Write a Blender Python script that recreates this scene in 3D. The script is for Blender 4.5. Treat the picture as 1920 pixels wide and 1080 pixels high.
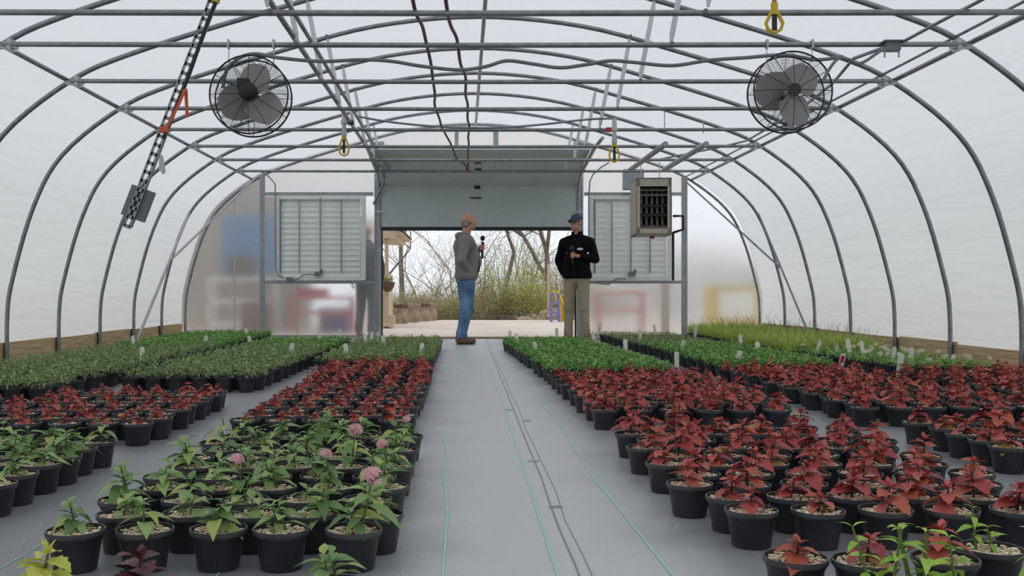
import bpy, bmesh, math, random
from mathutils import Vector, Matrix, Quaternion, noise as mnoise

for o in list(bpy.data.objects): bpy.data.objects.remove(o)
SC = bpy.context.scene
COL = SC.collection
PI = math.pi
rnd = random.Random(7)

# ------------------------------------------------------------------ camera, sky, exposure
F, VX, VY, CH = 1850.0, 868.0, 548.0, 0.72          # focal length in px, vanishing point, camera height
cam = bpy.data.cameras.new('camera'); camo = bpy.data.objects.new('camera', cam); COL.objects.link(camo)
camo.location = (0, 0, CH); camo.rotation_euler = (PI/2, 0, 0)
cam.sensor_width = 36; cam.lens = 36*F/1920; cam.shift_x = (960-VX)/1920; cam.shift_y = (VY-540)/1920
cam.clip_start = 0.05; cam.clip_end = 500
SC.camera = camo
W = bpy.data.worlds.new('World'); SC.world = W; W.use_nodes = True
nt = W.node_tree; bg = nt.nodes['Background']
tc = nt.nodes.new('ShaderNodeTexCoord'); ns = nt.nodes.new('ShaderNodeTexNoise'); cr = nt.nodes.new('ShaderNodeValToRGB')
ns.inputs['Scale'].default_value = 2.2; ns.inputs['Detail'].default_value = 4
cr.color_ramp.elements[0].position = .35; cr.color_ramp.elements[0].color = (.74, .79, .88, 1)
cr.color_ramp.elements[1].position = .65; cr.color_ramp.elements[1].color = (.88, .90, .94, 1)
nt.links.new(tc.outputs['Generated'], ns.inputs['Vector']); nt.links.new(ns.outputs['Fac'], cr.inputs['Fac'])
nt.links.new(cr.outputs['Color'], bg.inputs['Color']); bg.inputs['Strength'].default_value = 1.0
SC.view_settings.view_transform = 'Standard'; SC.view_settings.look = 'None'; SC.view_settings.gamma = 1
SC.view_settings.use_curve_mapping = False
SC.view_settings.exposure = 0.36
SC.cycles.use_denoising = True
SC.cycles.max_bounces = 10; SC.cycles.diffuse_bounces = 5; SC.cycles.transparent_max_bounces = 12

# ------------------------------------------------------------------ materials
MATS = {}
def mat(name, col, rough=.6, metal=0., bump=None, var=None, spec=.5, attr=None, trans=0., emit=None):
    """procedural principled material; var=(scale, colour2, stretch) noise tint, bump=(scale, strength), attr=tint attribute"""
    m = bpy.data.materials.new(name); m.use_nodes = True; t = m.node_tree; p = t.nodes['Principled BSDF']
    p.inputs['Roughness'].default_value = rough; p.inputs['Metallic'].default_value = metal
    p.inputs['Specular IOR Level'].default_value = spec
    p.inputs['Base Color'].default_value = (*col, 1)
    cs = None
    if var or bump:
        c = t.nodes.new('ShaderNodeTexCoord'); mp = t.nodes.new('ShaderNodeMapping'); t.links.new(c.outputs['Object'], mp.inputs['Vector'])
    if var:
        sc, c2 = var[0], var[1]
        if len(var) > 2: mp.inputs['Scale'].default_value = var[2]
        n = t.nodes.new('ShaderNodeTexNoise'); n.inputs['Scale'].default_value = sc; n.inputs['Detail'].default_value = 5
        t.links.new(mp.outputs['Vector'], n.inputs['Vector'])
        r = t.nodes.new('ShaderNodeValToRGB'); r.color_ramp.elements[0].position = .35; r.color_ramp.elements[1].position = .68
        r.color_ramp.elements[0].color = (*col, 1); r.color_ramp.elements[1].color = (*c2, 1)
        t.links.new(n.outputs['Fac'], r.inputs['Fac']); t.links.new(r.outputs['Color'], p.inputs['Base Color']); cs = r.outputs['Color']
    if attr:
        a = t.nodes.new('ShaderNodeAttribute'); a.attribute_name = attr
        t.links.new(a.outputs['Color'], p.inputs['Base Color']); cs = a.outputs['Color']
    if bump:
        n2 = t.nodes.new('ShaderNodeTexNoise'); n2.inputs['Scale'].default_value = bump[0]; n2.inputs['Detail'].default_value = 4
        t.links.new(mp.outputs['Vector'], n2.inputs['Vector'])
        b = t.nodes.new('ShaderNodeBump'); b.inputs['Strength'].default_value = bump[1]; b.inputs['Distance'].default_value = .01
        t.links.new(n2.outputs['Fac'], b.inputs['Height']); t.links.new(b.outputs['Normal'], p.inputs['Normal'])
    if trans:
        tr = t.nodes.new('ShaderNodeBsdfTranslucent'); mx = t.nodes.new('ShaderNodeMixShader'); mx.inputs['Fac'].default_value = trans
        if cs: t.links.new(cs, tr.inputs['Color'])
        else: tr.inputs['Color'].default_value = (*col, 1)
        t.links.new(p.outputs['BSDF'], mx.inputs[1]); t.links.new(tr.outputs['BSDF'], mx.inputs[2])
        t.links.new(mx.outputs['Shader'], t.nodes['Material Output'].inputs['Surface'])
    MATS[name] = m
    return m
def srgb(r, g, b):
    f = lambda c: ((c/255+.055)/1.055)**2.4 if c > 10 else c/255/12.92
    return (f(r), f(g), f(b))

mat('galv', (.31, .325, .34), .40, .75, var=(14, (.22, .235, .25)))
mat('galv_post', (.30, .32, .335), .5, .35, var=(9, (.38, .40, .41)))
mat('galv_light', (.55, .57, .58), .45, .6, var=(20, (.42, .44, .46)))
mat('pipe_dark', (.10, .105, .11), .45, .3)
mat('white_pipe', (.62, .64, .66), .4, .1)
mat('red_hose', srgb(96, 48, 46), .5, 0, var=(9, srgb(62, 44, 44)))
mat('copper', srgb(170, 110, 95), .35, .8)
mat('conduit', srgb(116, 120, 122), .5, 0)
mat('fabric_floor', (.20, .208, .222), .42, 0, bump=(420, .10), var=(1.6, (.275, .283, .295)), spec=.5)
mat('marker_green', srgb(160, 214, 204), .6)
mat('seam', (.24, .245, .25), .6)
mat('concrete', srgb(222, 208, 193), .9, 0, bump=(40, .3), var=(.8, srgb(206, 192, 176)))
mat('earth', srgb(190, 182, 160), .95, 0, bump=(8, .6), var=(2, srgb(160, 154, 118)))
mat('wood', srgb(212, 186, 146), .75, 0, bump=(30, .25), var=(3, srgb(168, 138, 98), (1, .7, 12)))
mat('wood_dark', srgb(60, 48, 36), .8)
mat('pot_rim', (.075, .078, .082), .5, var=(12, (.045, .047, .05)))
mat('black_pot', (.015, .0168, .020), .4, 0, bump=(30, .15), var=(9, (.034, .036, .041)))
mat('black', (.012, .012, .013), .5)
mat('black_gloss', (.01, .01, .011), .25)
mat('fan_blade', (.42, .42, .405), .45, .2)
mat('fan_wire', (.035, .036, .038), .4, .4)
mat('door_panel', srgb(196, 206, 205), .5, 0, var=(3, srgb(188, 198, 197)))
mat('door_trim', srgb(205, 210, 210), .5)
mat('heater', srgb(186, 177, 162), .5, .05, var=(5, srgb(178, 168, 153)))
mat('heater_in', (.03, .03, .03), .6)
mat('exchanger', (.26, .25, .23), .4, .7)
mat('louvre', srgb(236, 238, 235), .5, .0, var=(6, srgb(226, 228, 225)))
mat('panel_grey', srgb(150, 158, 162), .5, .1)
mat('yellow', srgb(205, 175, 40), .5)
mat('orange', srgb(205, 92, 52), .6)
mat('white_plastic', srgb(228, 228, 220), .5)
mat('clear_white', srgb(214, 216, 216), .3, trans=.4)
mat('red_plastic', srgb(180, 40, 50), .4)
mat('leaf', (.1, .2, .05), .5, attr='tint', trans=.28, spec=.35)
mat('leaf_coleus', (.3, .03, .03), .48, attr='tint', trans=.22, spec=.4)
mat('stem_green', srgb(96, 112, 58), .6)
mat('stem_red', srgb(82, 42, 38), .6)
mat('petal', srgb(246, 200, 208), .5, trans=.3)
mat('petal_white', srgb(235, 232, 215), .5, trans=.3)
mat('bark', srgb(138, 126, 114), .9, bump=(25, .4), var=(6, srgb(108, 98, 90)))
mat('bark_light', srgb(168, 156, 142), .9, var=(6, srgb(140, 128, 116)))
mat('stone', srgb(178, 158, 134), .9, bump=(30, .4), var=(7, srgb(122, 104, 86)))
mat('stone_dark', srgb(98, 82, 68), .9, bump=(30, .4))
mat('cream', srgb(205, 186, 160), .7, var=(2, srgb(190, 172, 146)))
mat('tan_wall', srgb(172, 160, 142), .8, var=(1, srgb(140, 138, 132)))
mat('purple', srgb(120, 118, 190), .6)
mat('blue', srgb(74, 120, 160), .7)
mat('mulch', srgb(82, 66, 52), .95, bump=(20, .8))
mat('skin', srgb(200, 148, 124), .55, var=(8, srgb(184, 128, 106)))
mat('grey_jacket', srgb(138, 133, 132), .8, bump=(11, .9), var=(4, srgb(116, 112, 112)))
mat('jeans', srgb(60, 92, 132), .85, bump=(16, 1.0), var=(7, srgb(122, 154, 190), (1, 1, .5)))
mat('boots', srgb(132, 102, 84), .7, var=(8, srgb(98, 74, 62)))
mat('black_jacket', (.006, .006, .008), .85, bump=(11, .9), spec=.15)
mat('khaki', srgb(178, 166, 142), .85, bump=(13, .9), var=(4, srgb(150, 138, 116)))
mat('cap_blue', srgb(62, 74, 100), .8)
mat('hair_grey', srgb(150, 134, 122), .9)
mat('stubble', srgb(200, 152, 132), .8, var=(40, srgb(184, 144, 128)))
mat('lens', (.005, .005, .006), .15)
mat('slate', srgb(70, 80, 92), .85)
mat('logo', srgb(225, 228, 226), .6)

def soil_mat():
    m = bpy.data.materials.new('soil'); m.use_nodes = True; t = m.node_tree; p = t.nodes['Principled BSDF']
    c = t.nodes.new('ShaderNodeTexCoord'); v = t.nodes.new('ShaderNodeTexVoronoi'); v.inputs['Scale'].default_value = 95
    r = t.nodes.new('ShaderNodeValToRGB'); e = r.color_ramp.elements
    r.color_ramp.interpolation = 'CONSTANT'
    e[0].position = 0; e[0].color = (*srgb(112, 88, 64), 1); e[1].position = .38; e[1].color = (*srgb(176, 150, 112), 1)
    for pos, cc in ((.55, srgb(226, 214, 184)), (.72, srgb(136, 106, 76)), (.82, srgb(244, 238, 222))):
        el = e.new(pos); el.color = (*cc, 1)
    sp = t.nodes.new('ShaderNodeSeparateColor')
    t.links.new(c.outputs['Object'], v.inputs['Vector']); t.links.new(v.outputs['Color'], sp.inputs['Color'])
    t.links.new(sp.outputs['Red'], r.inputs['Fac']); t.links.new(r.outputs['Color'], p.inputs['Base Color'])
    p.inputs['Roughness'].default_value = .9
    b = t.nodes.new('ShaderNodeBump'); b.inputs['Strength'].default_value = .8; b.inputs['Distance'].default_value = .004
    t.links.new(v.outputs['Distance'], b.inputs['Height']); t.links.new(b.outputs['Normal'], p.inputs['Normal'])
    MATS['soil'] = m
soil_mat()
def floor_dust():
    """trodden, dusty grey walkway fading to cleaner black fabric under and between the beds"""
    m = MATS['fabric_floor']; t = m.node_tree; p = t.nodes['Principled BSDF']; old = p.inputs['Base Color'].links[0].from_socket
    c = t.nodes.new('ShaderNodeTexCoord'); s = t.nodes.new('ShaderNodeSeparateXYZ'); t.links.new(c.outputs['Object'], s.inputs['Vector'])
    n = t.nodes.new('ShaderNodeTexNoise'); n.inputs['Scale'].default_value = 3; n.inputs['Detail'].default_value = 5; t.links.new(c.outputs['Object'], n.inputs['Vector'])
    a = t.nodes.new('ShaderNodeMath'); a.operation = 'MULTIPLY_ADD'; a.inputs[1].default_value = .35; t.links.new(n.outputs['Fac'], a.inputs[0]); t.links.new(s.outputs['X'], a.inputs[2])
    d = t.nodes.new('ShaderNodeMath'); d.operation = 'SUBTRACT'; d.inputs[1].default_value = .39; t.links.new(a.outputs[0], d.inputs[0])
    e = t.nodes.new('ShaderNodeMath'); e.operation = 'ABSOLUTE'; t.links.new(d.outputs[0], e.inputs[0])
    r = t.nodes.new('ShaderNodeMapRange'); r.interpolation_type = 'SMOOTHSTEP'; r.inputs['From Min'].default_value = .62; r.inputs['From Max'].default_value = .12; t.links.new(e.outputs[0], r.inputs['Value'])
    mx = t.nodes.new('ShaderNodeMix'); mx.data_type = 'RGBA';
    mx.inputs[7].default_value = (.53, .54, .525, 1); t.links.new(r.outputs['Result'], mx.inputs[0]); t.links.new(old, mx.inputs[6]); t.links.new(mx.outputs[2], p.inputs['Base Color'])
floor_dust()
mat('chip', srgb(250, 242, 222), .8, var=(60, srgb(214, 186, 142)))

def film_mat():
    """double layer of milky greenhouse film: passes most daylight, scatters it, faint stretch wrinkles"""
    m = bpy.data.materials.new('film'); m.use_nodes = True; t = m.node_tree; t.nodes.remove(t.nodes['Principled BSDF'])
    tr = t.nodes.new('ShaderNodeBsdfTranslucent'); tr.inputs['Color'].default_value = (.775, .78, .775, 1)
    df = t.nodes.new('ShaderNodeBsdfDiffuse'); df.inputs['Color'].default_value = (.9, .9, .9, 1)
    gl = t.nodes.new('ShaderNodeBsdfGlossy'); gl.inputs['Roughness'].default_value = .25
    mx = t.nodes.new('ShaderNodeMixShader'); mx.inputs['Fac'].default_value = .18
    m2 = t.nodes.new('ShaderNodeMixShader'); m2.inputs['Fac'].default_value = .03
    c = t.nodes.new('ShaderNodeTexCoord'); mp = t.nodes.new('ShaderNodeMapping'); mp.inputs['Scale'].default_value = (3.2, .55, 5.5)
    n = t.nodes.new('ShaderNodeTexNoise'); n.inputs['Scale'].default_value = 1.6; n.inputs['Detail'].default_value = 2; n.inputs['Roughness'].default_value = .5
    n.inputs['Distortion'].default_value = .6
    b = t.nodes.new('ShaderNodeBump'); b.inputs['Strength'].default_value = .35; b.inputs['Distance'].default_value = .06
    t.links.new(c.outputs['Object'], mp.inputs['Vector']); t.links.new(mp.outputs['Vector'], n.inputs['Vector'])
    t.links.new(n.outputs['Fac'], b.inputs['Height'])
    for s in (tr, df, gl): t.links.new(b.outputs['Normal'], s.inputs['Normal'])
    t.links.new(tr.outputs['BSDF'], mx.inputs[1]); t.links.new(df.outputs['BSDF'], mx.inputs[2])
    t.links.new(mx.outputs['Shader'], m2.inputs[1]); t.links.new(gl.outputs['BSDF'], m2.inputs[2])
    t.links.new(m2.outputs['Shader'], t.nodes['Material Output'].inputs['Surface'])
    MATS['film'] = m
film_mat()
def frost_mat():
    """twin-wall polycarbonate: rough see-through plus scattered light"""
    m = bpy.data.materials.new('polycarbonate'); m.use_nodes = True; t = m.node_tree; p = t.nodes['Principled BSDF']
    p.inputs['Base Color'].default_value = (.96, .955, .945, 1); p.inputs['Transmission Weight'].default_value = 1
    p.inputs['Roughness'].default_value = .27; p.inputs['IOR'].default_value = 1.28
    tr = t.nodes.new('ShaderNodeBsdfTranslucent'); tr.inputs['Color'].default_value = (.9, .9, .9, 1)
    mx = t.nodes.new('ShaderNodeMixShader'); mx.inputs['Fac'].default_value = .12
    t.links.new(p.outputs['BSDF'], mx.inputs[1]); t.links.new(tr.outputs['BSDF'], mx.inputs[2])
    t.links.new(mx.outputs['Shader'], t.nodes['Material Output'].inputs['Surface'])
    MATS['polycarbonate'] = m
frost_mat()
def opal_mat():
    """milky upper sheets of the end wall"""
    m = bpy.data.materials.new('opal_sheet'); m.use_nodes = True; t = m.node_tree; p = t.nodes['Principled BSDF']
    p.inputs['Base Color'].default_value = (.9, .9, .9, 1); p.inputs['Roughness'].default_value = .3
    tr = t.nodes.new('ShaderNodeBsdfTranslucent'); tr.inputs['Color'].default_value = (.97, .97, .97, 1)
    mx = t.nodes.new('ShaderNodeMixShader'); mx.inputs['Fac'].default_value = .92
    t.links.new(p.outputs['BSDF'], mx.inputs[1]); t.links.new(tr.outputs['BSDF'], mx.inputs[2])
    t.links.new(mx.outputs['Shader'], t.nodes['Material Output'].inputs['Surface']); MATS['opal_sheet'] = m
opal_mat()

# ------------------------------------------------------------------ mesh helpers
class MB:
    def __init__(s): s.v = []; s.f = []; s.mi = []; s.col = []; s.cur = 0; s.c = None
    def add(s, verts, faces):
        n = len(s.v); s.v += [tuple(p) for p in verts]; s.f += [tuple(i+n for i in f) for f in faces]; s.mi += [s.cur]*len(faces)
        if s.c is not None: s.col += [s.c]*len(verts)
        return s
    def box(s, c, d, rot=None):
        x, y, z = d[0]/2, d[1]/2, d[2]/2
        vs = [Vector(p) for p in ((-x,-y,-z),(x,-y,-z),(x,y,-z),(-x,y,-z),(-x,-y,z),(x,-y,z),(x,y,z),(-x,y,z))]
        if rot is not None: vs = [rot @ p for p in vs]
        c = Vector(c)
        return s.add([p+c for p in vs], [(3,2,1,0),(4,5,6,7),(0,1,5,4),(1,2,6,5),(2,3,7,6),(3,0,4,7)])
    def hexa(s, pts): return s.add(pts, [(3,2,1,0),(4,5,6,7),(0,1,5,4),(1,2,6,5),(2,3,7,6),(3,0,4,7)])
    def tube(s, pts, r, n=6, cap=True):
        pts = [Vector(p) for p in pts]; rs = r if isinstance(r, (list, tuple)) else [r]*len(pts)
        up = None; rings = []
        for i, p in enumerate(pts):
            d = (pts[min(i+1, len(pts)-1)]-pts[max(i-1, 0)]).normalized()
            if up is None:
                up = Vector((0,0,1)) if abs(d.z) < .9 else Vector((1,0,0))
            a = d.cross(up)
            if a.length < 1e-6: a = d.orthogonal()
            a.normalize(); b = a.cross(d).normalized(); up = b
            rings.append([p+a*rs[i]*math.cos(2*PI*k/n)+b*rs[i]*math.sin(2*PI*k/n) for k in range(n)])
        vs = [q for g in rings for q in g]; fs = []
        for i in range(len(pts)-1):
            for k in range(n):
                fs.append((i*n+k, i*n+(k+1)%n, (i+1)*n+(k+1)%n, (i+1)*n+k))
        if cap: fs.append(tuple(range(n-1, -1, -1))); fs.append(tuple((len(pts)-1)*n+k for k in range(n)))
        return s.add(vs, fs)
    def lathe(s, prof, n=16, c=(0,0,0), closed_top=False, closed_bot=False, rot=None):
        c = Vector(c); vs = []
        for r, z in prof:
            for k in range(n):
                p = Vector((r*math.cos(2*PI*k/n), r*math.sin(2*PI*k/n), z)); vs.append((rot @ p if rot is not None else p)+c)
        fs = [(i*n+k, i*n+(k+1)%n, (i+1)*n+(k+1)%n, (i+1)*n+k) for i in range(len(prof)-1) for k in range(n)]
        if closed_bot: fs.append(tuple(range(n-1, -1, -1)))
        if closed_top: fs.append(tuple((len(prof)-1)*n+k for k in range(n)))
        return s.add(vs, fs)
    def prism(s, poly, y0, y1):
        n = len(poly); vs = [(x, y0, z) for x, z in poly]+[(x, y1, z) for x, z in poly]
        return s.add(vs, [tuple(range(n-1, -1, -1)), tuple(range(n, 2*n))]+[(k, (k+1)%n, n+(k+1)%n, n+k) for k in range(n)])
    def mesh(s, name, mats, smooth=False):
        me = bpy.data.meshes.new(name); me.from_pydata(s.v, [], s.f)
        for m in (mats if isinstance(mats, (list, tuple)) else [mats]): me.materials.append(MATS[m])
        if any(s.mi): me.polygons.foreach_set('material_index', s.mi)
        if smooth:
            me.polygons.foreach_set('use_smooth', [True]*len(s.f))
            try: me.set_sharp_from_angle(angle=math.radians(50))
            except Exception: pass
        if s.col:
            a = me.color_attributes.new('tint', 'FLOAT_COLOR', 'POINT')
            a.data.foreach_set('color', [q for cc in s.col for q in (*cc, 1)])
        me.update(); return me
    def build(s, name, mats, parent=None, smooth=False, label=None):
        return link(name, s.mesh(name, mats, smooth), parent, label)
def link(name, me, parent=None, label=None):
    o = bpy.data.objects.new(name, me); COL.objects.link(o)
    if parent is not None: o.parent = parent
    if label: o['label'] = label
    return o
def tag(o, label, cat, group=None):
    o['label'] = label; o['category'] = cat
    if group: o['group'] = group
    return o
def thing(name, label, cat, loc=(0,0,0), rz=0, group=None):
    o = bpy.data.objects.new(name, None); COL.objects.link(o); o.location = loc; o.rotation_euler = (0, 0, rz)
    o.empty_display_size = .05
    return tag(o, label, cat, group)
def struct(o, label=None):
    o['kind'] = 'structure'
    if label: o['label'] = label
    return o
def at(px, py, Y): return Vector(((px-VX)*Y/F, Y, CH+(VY-py)*Y/F))
ONES = ['', 'first', 'second', 'third', 'fourth', 'fifth', 'sixth', 'seventh', 'eighth', 'ninth', 'tenth', 'eleventh', 'twelfth', 'thirteenth',
        'fourteenth', 'fifteenth', 'sixteenth', 'seventeenth', 'eighteenth', 'nineteenth']
def ordw(n):
    if n < 20: return ONES[n]
    tens = ['', '', 'twent', 'thirt', 'fort', 'fift', 'sixt']
    return tens[n//10]+('ieth' if n % 10 == 0 else 'y-'+ONES[n % 10])

# ------------------------------------------------------------------ the shell of the house
XC, HW = .15, 4.575
YE = 15.6
PROF = [(0,3.39),(1,3.30),(1.94,3.055),(2.97,2.735),(3.49,2.50),(4.04,2.06),(4.32,1.56),(4.525,.86),(4.575,.5),(4.575,0)]
def catmull(P, k=5):
    out = []
    Q = [(-P[1][0], P[1][1])]+P+[P[-1]]
    for i in range(1, len(Q)-2):
        p0, p1, p2, p3 = Q[i-1], Q[i], Q[i+1], Q[i+2]
        for j in range(k):
            t = j/k
            out.append(tuple(.5*((2*p1[a])+(-p0[a]+p2[a])*t+(2*p0[a]-5*p1[a]+4*p2[a]-p3[a])*t*t+(-p0[a]+3*p1[a]-3*p2[a]+p3[a])*t**3) for a in (0, 1)))
    out.append(P[-1]); return out
HALF = catmull(PROF)
FULL = [(-u, z) for u, z in reversed(HALF[1:])]+HALF
def zroof(x):
    u = abs(x-XC)
    for (a, b), (c, d) in zip(HALF, HALF[1:]):
        if a <= u <= c and c > a: return b+(d-b)*(u-a)/(c-a)
    return 0
HOOPS = [YE-1.22*k for k in range(17)]      # end wall first, then towards and behind the camera

# floor
fm = MB(); nx, ny = 1, 1
fm.add([(XC-HW, -4.2, 0), (XC+HW, -4.2, 0), (XC+HW, YE-.35, 0), (XC-HW, YE-.35, 0)], [(0,1,2,3)])
floor = struct(fm.build('floor', 'fabric_floor'), 'black woven ground fabric floor, dusty grey along the walkway')
def stripe(pts, w, name, m, z=.002):
    b = MB(); L = [Vector((x, y, z)) for x, y in pts]
    vs = []
    for i, p in enumerate(L):
        d = (L[min(i+1, len(L)-1)]-L[max(i-1, 0)]).normalized(); n = Vector((d.y, -d.x, 0))*w/2; vs += [p-n, p+n]
    b.add(vs, [(2*i, 2*i+1, 2*i+3, 2*i+2) for i in range(len(L)-1)]); return b.build(name, m, floor)
def wavy(x, y0, y1, amp, seed):
    r = random.Random(seed); pts = []; y = y0; k = 0
    while y < y1:
        pts.append((x(y)+r.uniform(-amp, amp), y)); y += .35+.1*r.random()*1
    return pts
stripe([(-.052,1.8),(-.051,2.5),(-.05,3.2),(-.075,4.0),(-.068,4.41),(-.092,5.0),(-.066,6.0),(-.06,7),(-.075,8.5),(-.07,10),(-.085,12),(-.08,15.1)], .006, 'marker_line', 'marker_green')
stripe([(.235,1.8),(.24,2.5),(.243,3.1),(.25,4.19),(.252,5.2),(.26,6.4),(.25,7.74),(.27,9.5),(.265,12),(.28,15.1)], .006, 'marker_line', 'marker_green')
stripe([(.53,1.8),(.533,2.5),(.516,3.4),(.505,3.75),(.52,4.9),(.535,5.6),(.505,6.3),(.55,7.6),(.594,9.4),(.55,11),(.56,15.1)], .006, 'marker_line', 'marker_green')
for x in (-1.21, -.63): stripe([(x, 1.8), (x+.01, 3), (x, 5), (x+.01, 8), (x, 15)], .0035, 'marker_line', 'marker_green')
for x in (-1.8, -2.5, 1.88, 1.95): stripe([(x, 1.8), (x+.01, 5), (x, 15)], .003, 'marker_line', 'marker_green')
stripe(wavy(lambda y: .285+.004*y, 1.8, 15.1, .004, 3), .005, 'fabric_seam', 'seam')
stripe(wavy(lambda y: .315+.004*y, 1.8, 15.1, .006, 5), .0025, 'fabric_seam', 'seam')
for x, y in ((.33,2.48),(.3,4.19),(.36,5.5),(.28,6.02),(.31,3.3)):
    s = MB(); s.box((x, y, .004), (.045, .006, .006)); s.build('staple', 'galv_light', floor)

# ground outside
g = MB(); N = 40
def gz(x, y): return 0 if y < 25.5 else -min(7, (y-25.5)*.16)
ys = [-30, 15.2, 25.5, 30, 40, 60, 120]; xs = [-80, -20, -10, -4, 0, 4, 10, 20, 80]
vs = [(x, y, gz(x, y)-.03) for y in ys for x in xs]
g.add(vs, [(j*len(xs)+i, j*len(xs)+i+1, (j+1)*len(xs)+i+1, (j+1)*len(xs)+i) for j in range(len(ys)-1) for i in range(len(xs)-1)])
struct(g.build('ground', 'earth'), 'rough earth bank falling away beyond the yard')
c = MB(); c.box((0, 20.4, -.015), (26, 10.4, .03)); struct(c.build('concrete_yard', 'concrete'), 'pale concrete yard outside the open overhead door')
c = MB(); c.box((.25, YE-.25, .012), (3.1, .12, .03)); struct(c.build('trim_1', 'stone'), 'low threshold across the overhead doorway')

# film skin (walls + roof), closed behind the camera
def skin(name, prof, label):
    b = MB(); Ys = sorted(HOOPS)
    n = len(prof); ext = []
    for y in Ys: ext.append(y if y < YE-.1 else YE+.075)
    vs = [(XC+u*1.008, y, z*1.004+.012) for y in ext for u, z in prof]
    b.add(vs, [(j*n+i, j*n+i+1, (j+1)*n+i+1, (j+1)*n+i) for j in range(len(ext)-1) for i in range(n-1)])
    o = b.build(name, 'film', smooth=True)
    return struct(o, label)
iL = [p for p in FULL if p[0] <= -4.25]; iR = [p for p in FULL if p[0] >= 4.25]; iC = [p for p in FULL if -4.26 <= p[0] <= 4.26]
iC = [iL[-1]]+[p for p in iC if iL[-1][0] < p[0] < iR[0][0]]+[iR[0]]
skin('wall_left', iL, 'milky greenhouse film side wall above a timber baseboard')
skin('wall_right', iR, 'milky greenhouse film side wall beside the grass bed')
skin('ceiling', iC, 'milky double film roof stretched over steel hoops')
b = MB(); b.add([(XC+u, HOOPS[-1]-.01, z) for u, z in FULL], [tuple(range(len(FULL)))]); struct(b.build('wall_front', 'film'), 'film end wall behind the viewpoint')

# baseboards: one plank per bay
for side, nm in ((-1, 'baseboard_left'), (1, 'baseboard_right')):
    base = bpy.data.objects.new(nm, None); COL.objects.link(base); struct(base, 'weathered timber baseboard of separate planks')
    pm = MB(); pm.box((0, .605, .115), (.04, 1.205, .23)); pme = pm.mesh('plank', 'wood')
    pst = MB(); pst.box((0, 0, .12), (.02, .03, .22)); pstm = pst.mesh('plank_gap', 'wood_dark')
    for k, y in enumerate(HOOPS[1:]):
        p = link('plank', pme, base); p.location = (XC+side*(HW+.035), y, rnd.uniform(-.012, .012))
        q = link('joint', pstm, base); q.location = (XC+side*(HW+.012), y+.05, 0)

# hoop trusses
def tube_obj(name, pts, r, m, parent=None, n=8, label=None): 
    b = MB(); b.tube(pts, r, n); return b.build(name, m, parent, True, label)
TIEZ = 2.48
for k, y in enumerate(HOOPS[:13]):
    if k == 0: lab = 'galvanised end hoop framing the polycarbonate end wall'
    elif y < 5.3: lab = f'galvanised hoop overhead behind the viewpoint, {ordw(k)} from the end wall'
    else: lab = f'galvanised hoop with tie bar, {ordw(k)} from the end wall'
    t = thing('hoop_truss', lab, 'roof hoop', (XC, y, 0), 0, 'roof hoops')
    tube_obj('arch', [(u*.992, 0, z-.018) for u, z in FULL], .022 if k else .021, 'galv', t)
    if 1 <= k <= 8:
        tz = TIEZ if k < 8 else 2.435
        dy = -.06 if k < 8 else .2
        ex = 3.42
        tube_obj('tie_bar', [(-ex, dy, tz), (0, dy, tz-.008), (ex, dy, tz)], .019, 'galv', t)
        for s in (-1, 1):
            c = MB(); c.box((s*(ex-.03), dy+.02, tz-.012), (.14, .05, .03)); c.box((s*(ex-.05), dy+.03, tz+.0), (.03, .09, .08)); c.build('clamp', 'galv_light', t)
            x0, x1 = s*1.45, s*1.33
            st = MB(); zt = zroof(XC+x0)-.03
            st.tube([(x0, dy*.6, zt), (x0-s*.01, dy*.6, zt-.07), (x1+s*.01, dy*.6, tz+.08), (x1, dy*.6, tz+.01)], [.009, .02, .02, .009], 8)
            st.build('strut', 'white_pipe', t, True)
            e = MB(); e.tube([(x1, dy-.03, tz), (x1, dy+.04, tz)], .016, 6); e.tube([(x0, dy-.03, zt), (x0, dy+.06, zt)], .016, 6); e.build('strut_bolt', 'conduit', t)

# purlins along the house
def single(name, pts, r, m, lab, cat, n=8, group=None):
    b = MB(); b.tube(pts, r, n); return tag(b.build(name, m, None, True), lab, cat, group)
single('ridge_purlin', [(XC+.05, y, zroof(XC)-.07) for y in (-3, 6, YE)], .02, 'galv', 'long straight ridge pipe running under the roof peak to the end wall', 'purlin')
single('side_purlin', [(XC-3.47, -3, 2.5), (XC-3.47, YE, 2.5)], .02, 'galv', 'long shoulder pipe joining the hoops above the herb beds', 'purlin')
single('side_purlin', [(XC+3.47, -3, 2.5), (XC+3.47, YE, 2.5)], .02, 'galv', 'long shoulder pipe joining the hoops on the heater side', 'purlin')
single('wiring_conduit', [(XC+3.36, -2, 2.54), (XC+3.36, YE-.1, 2.54)], .011, 'galv', 'thin conduit strapped alongside the heater-side shoulder pipe', 'conduit')
single('supply_pipe', [(-1.21, -1, 2.545), (-1.21, 15.0, 2.545), (-1.22, 15.35, 2.45), (-1.4, 15.45, 2.1)], .02, 'galv', 'thick overhead pipe resting on tie bars, ending at the door track', 'pipe')
single('supply_pipe', [(-1.1, -1, 2.54), (-1.1, 14.9, 2.54)], .016, 'galv', 'thinner overhead pipe resting on tie bars next to the thick one', 'pipe')

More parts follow.
